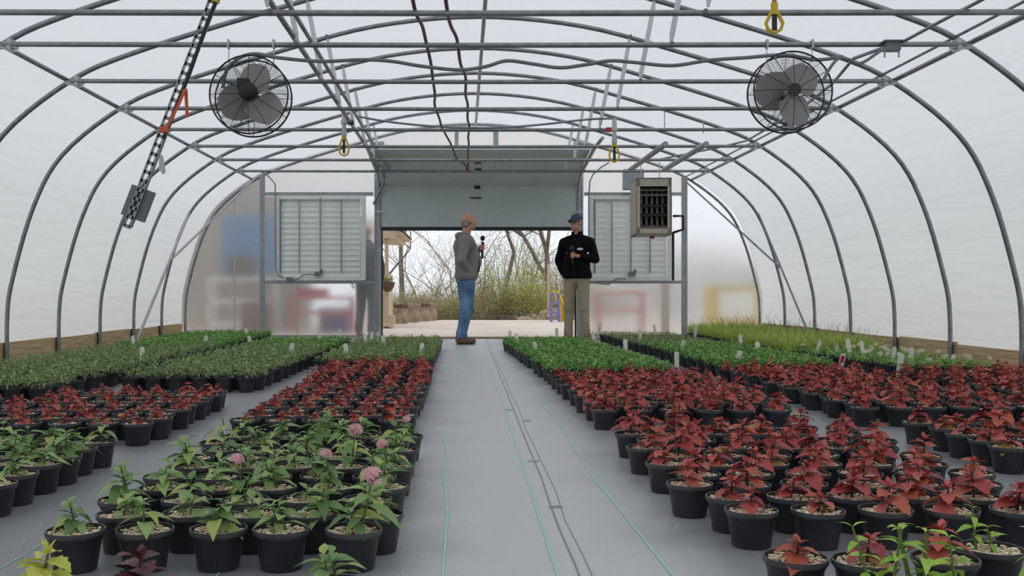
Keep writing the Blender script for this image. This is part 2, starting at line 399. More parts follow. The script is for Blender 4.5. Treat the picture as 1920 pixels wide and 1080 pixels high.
# wind braces
def brace(a, b, r, lab, m='galv_light'): return single('wind_brace', [a, b], r, m, lab, 'brace', 8, 'wind braces')
h5, h6 = HOOPS[2], HOOPS[1]
A0, A1 = Vector((XC-HW+.07, h5, .06)), Vector((XC-4.14, h6, 1.88))
brace(A0, A1, .02, 'bright diagonal pipe brace rising from the herb-side baseboard')
mid = A0.lerp(A1, .6); brace(mid, (-3.28, YE-.1, 2.5), .017, 'bright diagonal pipe running up to the top of the end wall post')
B0, B1 = Vector((XC+HW-.07, h5, .06)), Vector((XC+4.16, h6, 1.86))
brace(B0, B1, .014, 'dark thin diagonal brace rising behind the grass bed', 'galv')
mid = B0.lerp(B1, .55); brace(mid, (3.5, YE-.1, 2.46), .014, 'dark thin diagonal brace reaching up to the heater-side post', 'galv')
# ------------------------------------------------------------------ end wall
wb = bpy.data.objects.new('wall_back', None); COL.objects.link(wb); struct(wb, 'frosted polycarbonate end wall around the overhead door')
def zedge(x): return max(.06, zroof(XC+(x-XC)/1.011)*1.006+.02)
def pane(x0, x1, z0, z1=None, y=YE+.05):
    if z1 is None:
        n = max(2, int(abs(x1-x0)/.025)); top = [(x0+(x1-x0)*i/n, zedge(x0+(x1-x0)*i/n)) for i in range(n+1)]
    else: top = [(x0, z1), (x1, z1)]
    b = MB(); b.prism([(x1, z0), (x0, z0)]+top, y, y+.008 if z0 < 2 else y+.001); return b.build('pane', 'polycarbonate' if z0 < 2 else 'opal_sheet', wb)
xl = XC-HW*1.0105; xr = XC+HW*1.0105
pane(xl, -3.17, .05); pane(3.5, xr, .05)
LX0, LX1, RX0, RX1, LZ0, LZ1 = -2.95, -1.54, 2.0, 3.29, .91, 2.24
pane(-3.17, -1.37, .05, LZ0); pane(-3.17, -1.37, LZ1); pane(-3.17, LX0, LZ0, LZ1); pane(LX1, -1.37, LZ0, LZ1)
pane(1.87, 3.5, .05, LZ0); pane(1.87, 3.5, LZ1); pane(1.87, RX0, LZ0, LZ1); pane(RX1, 3.5, LZ0, LZ1)
pane(-1.37, 1.87, 2.62)
def post(x, w, z1, d=.06, m='galv_post', y=YE): b = MB(); b.box((x, y, z1/2), (w, d, z1)); return b.build('post', m, wb)
post(-3.17, .075, zroof(-3.17)-.02); post(3.5, .085, zroof(3.5)-.02)
for x in (-.1, .52):
    b = MB(); b.box((x, YE, (2.6+zroof(x))/2), (.06 if x < 0 else .08, .05, zroof(x)-2.64)); b.build('stud', 'galv_post', wb)
def girt(x0, x1, z, h=.05): b = MB(); b.box(((x0+x1)/2, YE, z), (x1-x0, .05, h)); return b.build('girt', 'galv_post', wb)
for z in (LZ1+.035, LZ0-.03): girt(-3.13, -1.42, z); girt(1.92, 3.46, z, .045)
girt(-1.3, 1.8, 2.62, .06)
for x in (-3.62, -2.62): # thin sheet joints
    b = MB(); b.box((x, YE+.035, .05+(zroof(x)-.12)/2 if x < -3 else .47), (.018, .012, zroof(x)-.12 if x < -3 else .85)); b.build('sheet_joint', 'clear_white', wb)
b = MB(); b.box((0, YE, .03), (.01, .01, .01))
sill = MB(); sill.box(((xl-1.37)/2, YE, .02), (-1.37-xl, .06, .05)); sill.box(((1.87+xr)/2, YE, .02), (xr-1.87, .06, .05)); sill.build('sill', 'galv_post', wb)

# overhead door: jambs, tracks, folded sections
door = bpy.data.objects.new('door_1', None); COL.objects.link(door); struct(door, 'grey sectional overhead door, mostly raised')
DX0, DX1 = -1.29, 1.79
for x in (-1.345, 1.845):
    b = MB(); b.box((x, YE, 1.3), (.10, .12, 2.6)); b.build('jamb', 'galv_post', door)
    b = MB(); b.box((x+(.055 if x < 0 else -.055), YE+.08, 1.3), (.03, .04, 2.6)); b.build('jamb_stop', 'wood_dark', door)
DP = [(YE-.10, 1.74), (YE-.10, 2.40), (14.92, 2.60), (13.9, 2.735)]
for i in range(3):
    (y0, z0), (y1, z1) = DP[i], DP[i+1]
    d = Vector((0, y1-y0, z1-z0)); n = Vector((0, -d.z, d.y)).normalized()*.022
    if i == 0: n = Vector((0, -.022, 0))
    e = d.normalized()*.006
    a, b_ = Vector((DX0, y0, z0))+e, Vector((DX1, y0, z0))+e
    b = MB(); b.hexa([a-n, b_-n, b_+n, a+n, a-n+d-e*2, b_-n+d-e*2, b_+n+d-e*2, a+n+d-e*2]); p = b.build('door_section', 'door_panel', door)
    for x in (DX0+.06, .25, DX1-.06):
        if i == 0 and x == .25: continue
        s = MB(); w = .09 if x != .25 else .06
        a = Vector((x-w/2, y0, z0))+e-n*1.35+d*.02; b2 = a+Vector((w, 0, 0))
        s.hexa([a-n*.3, b2-n*.3, b2+n*.3, a+n*.3, a-n*.3+d*.95, b2-n*.3+d*.95, b2+n*.3+d*.95, a+n*.3+d*.95])
        s.build('stile', 'door_panel', p) if x != .25 else None
b = MB(); b.box((.25, YE-.11, 1.715), (DX1-DX0, .05, .055)); b.build('weather_strip', 'black', door)
b = MB(); b.box((.25, 13.88, 2.745), (DX1-DX0+.04, .05, .05)); b.build('top_rail', 'door_trim', door)
for px, py, w, h, Y in ((895, 351, .09, .055, YE-.14), (892, 371, .17, .022, YE-.13), (897, 318, .1, .03, 14.85), (896, 306, .1, .02, 14.5)):
    p = at(px, py, Y); b = MB(); b.box(p, (w, .012, h)); b.build('maker_plate', 'black', door)
for x, s in ((DX0-.02, 1), (DX1+.02, -1)):
    b = MB(); pts = [(x, YE-.13, .1), (x, YE-.13, 2.2)]+[(x, YE-.13-.33*(1-math.cos(a)), 2.2+.28*math.sin(a)*1.2) for a in (.3, .6, .9, 1.2, 1.5)]+[(x, 13.6, 2.7), (x, 12.8, 2.72)]
    b.tube(pts, .03, 4); b.build('track', 'galv_post', door)
    b = MB(); b.tube([(x+s*.03, YE-.22, 2.42), (x+s*.1, YE-.22, 2.42)], .03, 10); b.box((x, YE-.2, 1.98), (.12, .03, .03)); b.build('roller_bracket', 'galv_light', door)
    b = MB(); b.box((x-s*.02, YE-.16, 2.98), (.2, .02, .2)); b.build('bearing_plate', 'galv_light', door)
    b = MB(); b.tube([(x-s*.06, YE-.25, 2.98), (x+s*.02, YE-.25, 2.98)], .06, 14); b.tube([(x-s*.08, YE-.25, 2.98), (x+s*.06, YE-.25, 2.98)], .025, 10); b.build('cable_drum', 'boots', door)

# louvre shutters
def louvre(x0, x1, lab, motor_x, nrod):
    t = thing('louvre_shutter', lab, 'louvre', ((x0+x1)/2, YE, LZ0), 0, 'louvre shutters')
    w, h = x1-x0, LZ1-LZ0
    f = MB()
    for s in (-1, 1): f.box((s*(w/2-.03), -.02, h/2), (.07, .08, h))
    for z in (.025, h-.025): f.box((0, -.02, z), (w-.131, .078, .06))
    f.build('frame', 'louvre', t)
    n = 14; pitch = (h-.12)/n
    sm = MB(); R = Matrix.Rotation(math.radians(70), 3, 'X'); sm.box((0, 0, 0), (w-.15, pitch*1.16, .006), R); sm.box((0, -.022, -pitch*.52), (w-.15, .014, .010)); sme = sm.mesh('slat', 'louvre')
    for i in range(n):
        o = link('slat', sme, t); o.location = (0, -.005, .06+pitch*(i+.5)); o.rotation_euler = (rnd.uniform(-.05, .05), 0, rnd.uniform(-.002, .002))
    for i in range(nrod):
        x = -w/2+.045+(w-.09)*(i)/(nrod)
        if i == 0: x += .03
        r = MB(); r.box((x, -.062, h/2+(.03 if i != 2 else .06)), (.022, .014, h-.16)); r.build('tie_rod', 'galv_post' if i else 'conduit', t)
    mx = motor_x-(x0+x1)/2
    m = MB(); m.box((mx, -.09, .10), (.10, .07, .07)); m.tube([(mx+.05, -.09, .10), (mx+.05, -.09, .17)], .02, 8); m.build('motor', 'conduit', t)
    return t
louvre(LX0, LX1, 'grey metal louvre shutter beside the man in the grey jacket', (598-VX)*YE/F, 4)
louvre(RX0, RX1, 'grey metal louvre shutter behind the unit heater', (1183-VX)*YE/F, 4)
y = YE-.1
def P(px, py, Y=YE-.1): return tuple(at(px, py, Y))
single('shutter_conduit', [P(490,322), P(503,330), P(516,345), P(517,500), P(520,515), P(532,521)], .012, 'galv', 'thin conduit dropping beside the louvre into a small box', 'conduit')
b = MB(); b.box(P(543,523), (.1, .05, .055)); tag(b.build('outlet_box', 'conduit'), 'small grey outlet box under the louvre near the end-wall post', 'outlet')
single('motor_cord', [P(550,524), P(560,523), P(568,516), P(578,514), P(590,515)], .009, 'conduit', 'short grey cord from outlet box to louvre motor', 'cord')
single('motor_cord', [P(1108,530), P(1127,532), P(1140,534), P(1150,526), P(1160,522), P(1174,523)], .009, 'conduit', 'dark cord drooping below the louvre beside the man in black', 'cord')
single('wall_conduit', [P(1142,305), P(1128,313), P(1112,327), P(1106,340), P(1104,375), P(1104,470)], .012, 'galv', 'bent conduit dropping beside the door jamb on the heater side', 'conduit')
b = MB(); b.box(P(1187,337), (.32, .12, .32)); b.box(P(1187,337,YE-.17), (.29, .02, .29)); tag(b.build('electrical_panel', 'panel_grey'), 'grey electrical cabinet half hidden behind the unit heater', 'cabinet')

# unit heater
HY, HYB = 12.55, 13.3
c0, c1 = at(1193, 333, HY), at(1259, 440, HY)
hw, hh, hd = c1.x-c0.x, c0.z-c1.z, .62
t = thing('unit_heater', 'beige unit heater with dark louvred front hung near the end wall', 'heater', ((c0.x+c1.x)/2, HY, c1.z), math.radians(-3))
b = MB(); th = .035
b.box((0, hd, hh/2), (hw, .02, hh))
for s in (-1, 1): b.box((s*(hw/2-.01), hd/2, hh/2), (.02, hd, hh))
b.box((0, hd/2, .01), (hw, hd, .02)); b.box((0, hd/2, hh-.01), (hw, hd, .02))
b.box((-hw/2+.025, .012, hh/2), (.05, .024, hh)); b.box((hw/2-.025, .012, hh/2), (.05, .024, hh))
b.box((0, .012, .04), (hw, .024, .08)); b.box((0, .012, hh-.055), (hw, .024, .11)); b.build('casing', 'heater', t)
b = MB(); b.box((0, .35, hh/2), (hw-.06, .02, hh-.1)); b.build('inner_back', 'heater_in', t)
oz0, oz1 = .085, hh-.11
for k in range(5):
    x = -hw/2+.085+k*(hw-.17)/4; e = MB(); e.tube([(x, .2, oz0), (x, .2, oz1)], .022, 8)
    e.build('exchanger_tube', 'exchanger', t, True)
R = Matrix.Rotation(math.radians(35), 3, 'X')
for k, z in enumerate((oz0+.02, oz0+.17, oz0+.29, oz1-.10, oz1-.035)):
    e = MB(); e.box((0, .06, z), (hw-.1, .07, .006), R); e.tube([(-hw/2+.05, .03, z-.01), (hw/2-.05, .03, z-.01)], .007, 6); e.build('air_vane', 'exchanger' if k in (0, 3, 4) else 'heater_in', t)
for s in (-1, 1):
    e = MB(); e.tube([(s*.12, .35, hh), (s*.12, .35, 2.42-c1.z)], .007, 6); e.build('hanger_rod', 'galv_light', t)
e = MB(); e.tube([(.02, .3, -.035), (.02, .3, 0)], .03, 10); e.build('drain_cap', 'red_plastic', t)
e = MB(); e.box((-hw/2+.03, -.004, .07), (.012, .006, .05)); e.build('wire', 'orange', t)
single('gas_pipe', [P(1262,405,HY+.05), P(1281,405,HY+.05), P(1281,430,HY+.05), P(1263,436,HY+.05), P(1262,436,HY+.05), P(1262,526,HY+.05)], .017, 'black', 'black gas pipe looping down beside the unit heater', 'pipe')
single('heater_rail', [(2.33, 11.35, 2.425), (2.33, 13.75, 2.425)], .034, 'galv_post', 'thick open-ended support pipe above the heater, nearer the door', 'pipe', 12)
single('heater_rail', [(2.80, 11.35, 2.425), (2.80, 13.75, 2.425)], .034, 'galv_post', 'thick open-ended support pipe above the heater, nearer the film wall', 'pipe', 12)
for px, yt, yb, Y in ((1246, 205, 245, 11.9), (1319, 228, 250, 11.9)):
    single('hanger_wire', [P(px, yt, Y), P(px, yb, Y)], .006, 'galv', 'thin drop wire holding the %s heater pipe' % ('door-side' if px < 1300 else 'wall-side'), 'wire', 5)

# circulation fans
def fan(px, py, lab, blade_rot, flip):
    Y = 7.0; c = at(px, py, Y); R = .275
    t = thing('circulation_fan', lab, 'fan', (c.x, c.y, c.z), 0, 'hanging circulation fans')
    def cage(y, sgn, name):
        b = MB()
        for i in range(22):
            r = .05+(R-.055)*i/21; dy = sgn*.035*(1-(r/R)**2)
            b.tube([(r*math.cos(a), y+dy, r*math.sin(a)) for a in [2*PI*k/40 for k in range(41)]], .0014, 3, False)
        for k in range(12):
            a = 2*PI*k/12
            b.tube([(r*math.cos(a), y+sgn*.035*(1-(r/R)**2)+sgn*.002, r*math.sin(a)) for r in (.04, .13, .2, R)], .0025, 4)
        b.lathe([(.045, 0), (.045, .01)], 16, (0, y+sgn*.034, 0), True, True, Matrix.Rotation(PI/2, 3, 'X'))
        b.build(name, 'fan_wire', t)
    cage(-.075, -1, 'front_cage'); cage(.075, 1, 'rear_cage')
    b = MB(); 
    for yy, rr in ((-.08, .006), (.08, .006)):
        b.tube([(R*math.cos(a), yy, R*math.sin(a)) for a in [2*PI*k/48 for k in range(49)]], rr, 6, False)
    for k in range(16):
        a = 2*PI*k/16; b.tube([(R*math.cos(a), -.08, R*math.sin(a)), (R*math.cos(a), .08, R*math.sin(a))], .002, 4)
    b.build('cage_rim', 'fan_wire', t)
    bl = MB(); n = 8
    vs = []; pts = []
    for i in range(n+1):
        u = i/n; r = .035+.205*u; w = .075+.21*math.sin(PI*min(1, .18+u*.72))**.8*(1 if u < .85 else 1-(u-.85)*2.2)
        for s in (-1, -.33, .33, 1):
            a = s*w*.52; yy = s*w*.30*(1-.5*u)
            pts.append((r*math.cos(a/ max(r, .12)), yy, r*math.sin(a/max(r, .12))))
    m = len(pts); fs = [(i*4+k, i*4+k+1, (i+1)*4+k+1, (i+1)*4+k) for i in range(n) for k in range(3)]
    bl.add(pts, fs); bl.add([(x, yy+.004, z) for x, yy, z in pts], [f[::-1] for f in fs]); bm_ = bl.mesh('blade', 'fan_blade', True)
    for k in range(3):
        o = link('blade', bm_, t); o.rotation_euler = (0, blade_rot+k*2*PI/3, 0); o.location = (0, .015, 0)
    b = MB(); RX = Matrix.Rotation(PI/2, 3, 'X')
    b.lathe([(.03, -.02), (.04, -.01), (.04, .02), (.03, .03)], 16, (0, .015, 0), True, True, RX); b.build('hub', 'fan_blade', t, True)
    b = MB(); yy = -.1 if flip else .1
    b.lathe([(.045, -.06), (.062, -.045), (.062, .045), (.045, .06)], 18, (0, yy, .015), True, True, RX)
    b.box((-.03, yy-.01, .075), (.08, .07, .05)); b.build('motor', 'black', t, True)
    b = MB()
    for s in (-1, 1): b.tube([(s*.16, .0, R*.78), (s*.16, 0, 2.49-c.z+.02)], .004, 5); b.box((s*.16, 0, 2.48-c.z), (.014, .05, .06))
    b.build('hook', 'galv_light', t)
    return t
fan(471, 181, 'round wire-caged fan with motor in front, beside the hanging perforated channel', math.radians(40), True)
fan(1480, 174, 'round wire-caged fan with broad blades showing, on the heater side', math.radians(-50), False)
def cord_path(pts, Y): return [P(x, yy, Y) for x, yy in pts]
def smooth(pts, k=6):
    out = []; Q = [pts[0]]+list(pts)+[pts[-1]]
    Q = [Vector(q) for q in Q]
    for i in range(1, len(Q)-2):
        p0, p1, p2, p3 = Q[i-1:i+3]
        for j in range(k):
            s = j/k; out.append(.5*((2*p1)+(p2-p0)*s+(2*p0-5*p1+4*p2-p3)*s*s+(3*p1-p0-3*p2+p3)*s**3))
    out.append(Q[-1]); return out
single('flexible_conduit', smooth(cord_path([(418,165),(425,132),(450,108),(480,101),(520,108),(600,115),(680,112),(735,115),(790,124),(860,131),(910,125),(950,114),(1000,120),(1050,127),(1100,121),(1145,114),(1190,117),(1260,123),(1330,113),(1400,108),(1470,103),(1530,112),(1580,106)], 6.93)), .013, 'conduit', 'grey flexible conduit sagging in waves between the two fans', 'conduit')
single('fan_cord', smooth(cord_path([(1545,148),(1556,128),(1572,110),(1592,112),(1606,119),(1622,115),(1650,96),(1665,90)], 6.9)), .011, 'conduit', 'grey cord looping from heater-side fan to junction box', 'cord')
t = thing('junction_box', 'grey junction box clamped on the tie bar beside the heater-side fan', 'junction box', tuple(at(1672, 88, 6.95)))
b = MB(); b.box((0, 0, .0), (.1, .07, .06)); b.box((0, -.003, .035), (.14, .1, .008)); b.build('body', 'conduit', t)
for x in (-.05, .05): b = MB(); b.tube([(x, 0, -.02), (x, 0, -.075)], .007, 6); b.build('clamp_bolt', 'galv_light', t)
single('branch_conduit', [P(1690,80,6.95), P(1760,42,6.4), P(1840,0,5.9), P(1900,-30,5.5)], .012, 'galv', 'straight conduit rising from the junction box toward the near tie bar', 'conduit')
single('branch_conduit', [P(1655,90,6.95), P(1600,110,7.0), P(1560,158,7.9), P(1500,205,9.3), P(1400,264,11.5), P(1340,278,12.5), P(1230,300,13.3)], .012, 'galv', 'long conduit running from junction box past the fan to the heater', 'conduit')

# red hoses lying along the tie bars
def hose(pts, lab): single('heating_hose', smooth(pts, 5), .0125, 'red_hose', lab, 'hose')
def tb(px, k): Yk = HOOPS[k]-.06; return ((px-VX)*Yk/F, Yk, TIEZ+.032)
A = [(-.32, 5.0, 2.6), (-.30, 6.05, 2.475)]; Bp = [(-.14, 5.0, 2.6), (-.10, 6.05, 2.475)]
pa = {7: 798, 6: 811, 5: 815, 4: 828, 3: 845, 2: 855}; pb = {7: 857, 6: 873, 5: 877, 4: 880, 3: 879, 2: 878}
for k in (7, 6, 5, 4, 3, 2):
    for L, D, o in ((A, pa, .012), (Bp, pb, -.01)):
        p = tb(D[k], k); q = L[-1]; L.append(((p[0]+q[0])/2+o, (p[1]+q[1])/2, TIEZ+.005)); L.append(p)
A += [(.02, 13.7, 2.5), (.06, 14.2, 2.5)]; Bp += [(.07, 13.7, 2.5), (.075, 14.2, 2.48)]
hose(A, 'kinked maroon hose lying over the tie bars, wavier of the two'); hose(Bp, 'maroon hose lying over the tie bars, straighter of the two')
b = MB(); b.tube([(.04, 14.2, 2.5), (.1, 14.2, 2.44)], .02, 8); tag(b.build('hose_fitting', 'copper', None, True), 'small copper fitting joining the two maroon hoses', 'fitting')
single('sagging_cable', smooth([P(670,218,10.6), P(720,227,10.6), P(790,235,10.6), P(860,239,10.6), P(940,239,10.6), P(1020,233,10.6), P(1100,224,10.6), P(1148,222,10.6)]), .012, 'galv', 'grey cable sagging gently across between the hanging couplings', 'cable')

# perforated channel hanging diagonally, with its box, ribbon and tag
Y = 5.85; top, bot = at(404, -14, Y), at(238, 424, Y); ax = (bot-top); Lc = ax.length; ax.normalize()
rot = ax.to_track_quat('X', 'Z').to_matrix()
side = Vector((0, 1, 0)).cross(ax).normalized()
ch = thing('perforated_channel', 'slotted steel channel hanging diagonally beside the fan', 'channel', tuple(top))
M3 = Matrix((ax, side, Vector((0, 1, 0)))).transposed()
b = MB(); w = .052
for s in (-1, 1): b.box(M3 @ Vector((Lc/2, s*(w/2-.003), .012)), (Lc, .006, .03), M3); b.box(M3 @ Vector((Lc/2, s*(w/2-.008), 0)), (Lc, .016, .004), M3)
n = 26
for i in range(n+1): b.box(M3 @ Vector((Lc*i/n, 0, 0)), (.022, w, .004), M3)
b.build('channel', 'galv', ch)
b = MB(); b.tube([M3 @ Vector((u, -.026+.004*math.sin(u*9), -.01)) for u in [Lc*.62*k/20 for k in range(21)]], .011, 6); b.build('cable', 'black', ch, True)
b = MB(); b.box(M3 @ Vector((Lc*.90, .0, .05)), (.19, .135, .06), M3); b.build('electrical_box', 'conduit', ch)
b = MB(); b.box(M3 @ Vector((.03, 0, 0)), (.05, .07, .05), M3); b.build('strap', 'yellow', ch)
rb = MB()
def ribbon(mb, pts, w_):
    vs = []
    for p in pts: q = Vector(p); vs += [q+Vector((-w_/2, 0, 0)), q+Vector((w_/2, 0, 0)), q+Vector((w_/2, .002, 0)), q+Vector((-w_/2, .002, 0))]
    mb.add(vs, [(i*4+k, i*4+(k+1)%4, i*4+4+(k+1)%4, i*4+4+k) for i in range(len(pts)-1) for k in range(4)])
Yr = Y-.03
ribbon(rb, [P(307,250,Yr), P(318,228,Yr), P(333,200,Yr), P(345,172,Yr), P(348,166,Yr+.015), P(349,180,Yr+.02), P(350,200,Yr+.02), P(351,219,Yr+.02)], .02)
rb.box(P(307,243,Yr), (.05, .03, .035)); tag(rb.build('marking_ribbon', 'orange'), 'orange plastic ribbon tied round the slotted channel', 'ribbon')
b = MB(); q = [at(x, yy, Y-.02) for x, yy in ((301,288),(306,294),(311,322),(306,327),(299,318),(299,300))]
b.prism([(p.x, p.z) for p in q], Y-.03, Y-.02); tag(b.build('hanging_tag', 'clear_white'), 'small clear white tag dangling from the slotted channel', 'tag')

# drop couplings with yellow hooks
def coupling(px, ytop, ybot, Y, lab, red):
    sc = Y/F; x0 = (px-VX)*sc; zt = CH+(VY-ytop)*sc; zb = CH+(VY-ybot)*sc; L = zt-zb
    t = thing('drop_coupling', lab, 'coupling', (x0, Y, zb), 0, 'hanging drop couplings')
    u = L
    if not red == 'big':
        b = MB(); b.lathe([(.012, .42*u), (.03, .43*u), (.03, .55*u), (.022, .56*u), (.024, .7*u), (.036, .71*u), (.036, .78*u), (.026, .8*u), (.026, u)], 12, (0,0,0), True, True); b.build('tube', 'clear_white', t, True)
        b = MB(); b.box((.07 if not red else -.06, 0, .74*u), (.06, .02, .05)); b.box((.03 if not red else -.03, 0, .74*u), (.06, .015, .015)); b.build('valve_lever', 'red_plastic' if red else 'black', t)
    s = .055 if red != 'big' else .05; h = .42*u if red != 'big' else .62*u
    b = MB(); pts = [(-.012, 0, h), (-s, 0, h*.42), (-s*.75, 0, .02), (0, 0, 0), (s*.75, 0, .02), (s, 0, h*.42), (.012, 0, h)]
    b.tube(pts, .011, 6); b.lathe([(.022, h-.03), (.022, h+.04)], 10, (0,0,0), True, True); b.build('hook', 'yellow', t, True)
    b = MB(); b.box((0, .0, h*.5), (.026, .02, h*.75)); b.build('latch', 'black', t)
    if red == 'big': b = MB(); b.lathe([(.014, h+.04), (.016, u+.05)], 8, (0,0,0), True, True); b.build('tube', 'copper', t)
    return t
coupling(1452, -8, 62, 5.85, 'large yellow hook hanging below the nearest tie bar', 'big')
coupling(645, 208, 292, 10.6, 'clear drop tube with yellow hook and black lever over the herb-side path', False)
t2 = coupling(1152, 222, 304, 10.6, 'clear drop tube with yellow hook and red lever near the heater', True)
# ------------------------------------------------------------------ potted plants
PH, PR = .105, .075
def pot_mesh(n, inner=True):
    b = MB()
    prof = [(.053, 0), (.0545, .008), (.067, PH-.016), (.0685, PH-.014), (.0735, PH-.013), (PR, PH-.007), (.0745, PH), (.0705, PH), (.069, PH-.02)] if inner else [(.054, 0), (.068, PH-.014), (PR, PH-.012), (PR, PH), (.07, PH-.01)]
    b.lathe(prof, n, closed_bot=True)
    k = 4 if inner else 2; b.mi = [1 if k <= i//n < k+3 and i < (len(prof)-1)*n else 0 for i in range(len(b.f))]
    return b
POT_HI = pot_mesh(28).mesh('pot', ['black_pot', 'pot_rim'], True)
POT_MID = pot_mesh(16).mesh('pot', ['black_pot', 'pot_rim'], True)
def soil_b(n, chips, seed):
    b = MB(); r = random.Random(seed); vs = [(0, 0, PH-.007)]
    for ring in (.035, .0695):
        for k in range(n): a = 2*PI*k/n; vs.append((ring*math.cos(a), ring*math.sin(a), PH-.009-(.004 if ring > .05 else 0)+r.uniform(-.002, .002)))
    b.add(vs, [(0, 1+k, 1+(k+1)%n) for k in range(n)]+[(1+k, 1+n+k, 1+n+(k+1)%n, 1+(k+1)%n) for k in range(n)])
    b.cur = 1
    for i in range(chips):
        a = r.uniform(0, 2*PI); q = .064*math.sqrt(r.random())
        rot = Matrix.Rotation(r.uniform(0, 6), 3, 'Z') @ Matrix.Rotation(r.uniform(-.6, .6), 3, 'X')
        b.box((q*math.cos(a), q*math.sin(a), PH-.009+r.uniform(0, .004)), (r.uniform(.006, .015), r.uniform(.003, .006), .003), rot)
    return b
SOIL_HI = [soil_b(16, 80, s).mesh('soil', ['soil', 'chip']) for s in range(4)]
SOIL_MID = [soil_b(12, 30, 9+s).mesh('soil', ['soil', 'chip']) for s in range(2)]

def leaf_shape(L, Wd, style, droop=.25, fold=.25):
    """verts/faces of one leaf growing along +x"""
    if style == 'tiny': secs = [(0, .06), (.5, 1), (1, .02)]
    elif style == 'small': secs = [(0, .1), (.35, .95), (.7, .75), (1, .03)]
    elif style == 'coleus': secs = [(0, .1), (.14, .62), (.22, .5), (.36, 1), (.44, .8), (.58, .98), (.66, .66), (.8, .62), (.86, .36), (1, .02)]
    else: secs = [(0, .05), (.12, .3), (.28, .82), (.45, 1), (.62, .88), (.8, .5), (1, .02)]
    vs = []
    for u, w in secs:
        x = L*u; z = -droop*L*u*u; hw = Wd/2*w
        vs += [(x, -hw, z+fold*hw), (x, 0, z), (x, hw, z+fold*hw)]
    n = len(secs)
    fs = [(i*3+k, i*3+k+3, i*3+k+4, i*3+k+1) for i in range(n-1) for k in range(2)]
    return vs, fs
def place(vs, p, yaw, pitch, roll=0):
    m = Matrix.Translation(p) @ Matrix.Rotation(yaw, 4, 'Z') @ Matrix.Rotation(-pitch, 4, 'Y') @ Matrix.Rotation(roll, 4, 'X')
    return [m @ Vector(v) for v in vs], m
LB = 1.4
def mixc(a, b, t): return tuple(a[i]*(1-t)+b[i]*t for i in range(3))
RED, RED2, REDD, ROR, RYG = srgb(158, 58, 58), srgb(190, 100, 96), srgb(106, 40, 46), srgb(180, 98, 72), srgb(158, 134, 70)
def col_red(r):
    c = mixc(RED, RED2, r.random()**1.5); c = mixc(c, REDD, .7*r.random()**1.6); q = r.random()
    if q < .22: c = mixc(c, ROR, r.uniform(.5, .9))
    elif q < .29: c = mixc(c, RYG, r.uniform(.4, .8))
    return tuple(min(.85, q*1.25) for q in c)
def col_g(a, b_, c_=None, pc=.08):
    def f(r):
        q = mixc(a, b_, r.random())
        if c_ and r.random() < pc: q = mixc(q, c_, .7)
        return tuple(min(.85, z*LB) for z in q)
    return f
col_pentas = col_g(srgb(84, 116, 70), srgb(140, 166, 104), srgb(168, 172, 92))
col_herb = col_g(srgb(80, 102, 62), srgb(140, 162, 106), srgb(164, 178, 124), .15)
col_curly = col_g(srgb(70, 112, 56), srgb(126, 164, 90), srgb(146, 180, 104), .15)
col_lime = col_g(srgb(120, 158, 60), srgb(162, 192, 84))
col_grass = col_g(srgb(122, 148, 66), srgb(172, 190, 96), srgb(184, 176, 116), .15)
col_seed = col_g(srgb(86, 108, 66), srgb(132, 148, 98), srgb(160, 152, 112), .2)
col_choc = col_g(srgb(70, 38, 44), srgb(98, 58, 60))
col_yel = col_g(srgb(170, 176, 74), srgb(196, 192, 104))

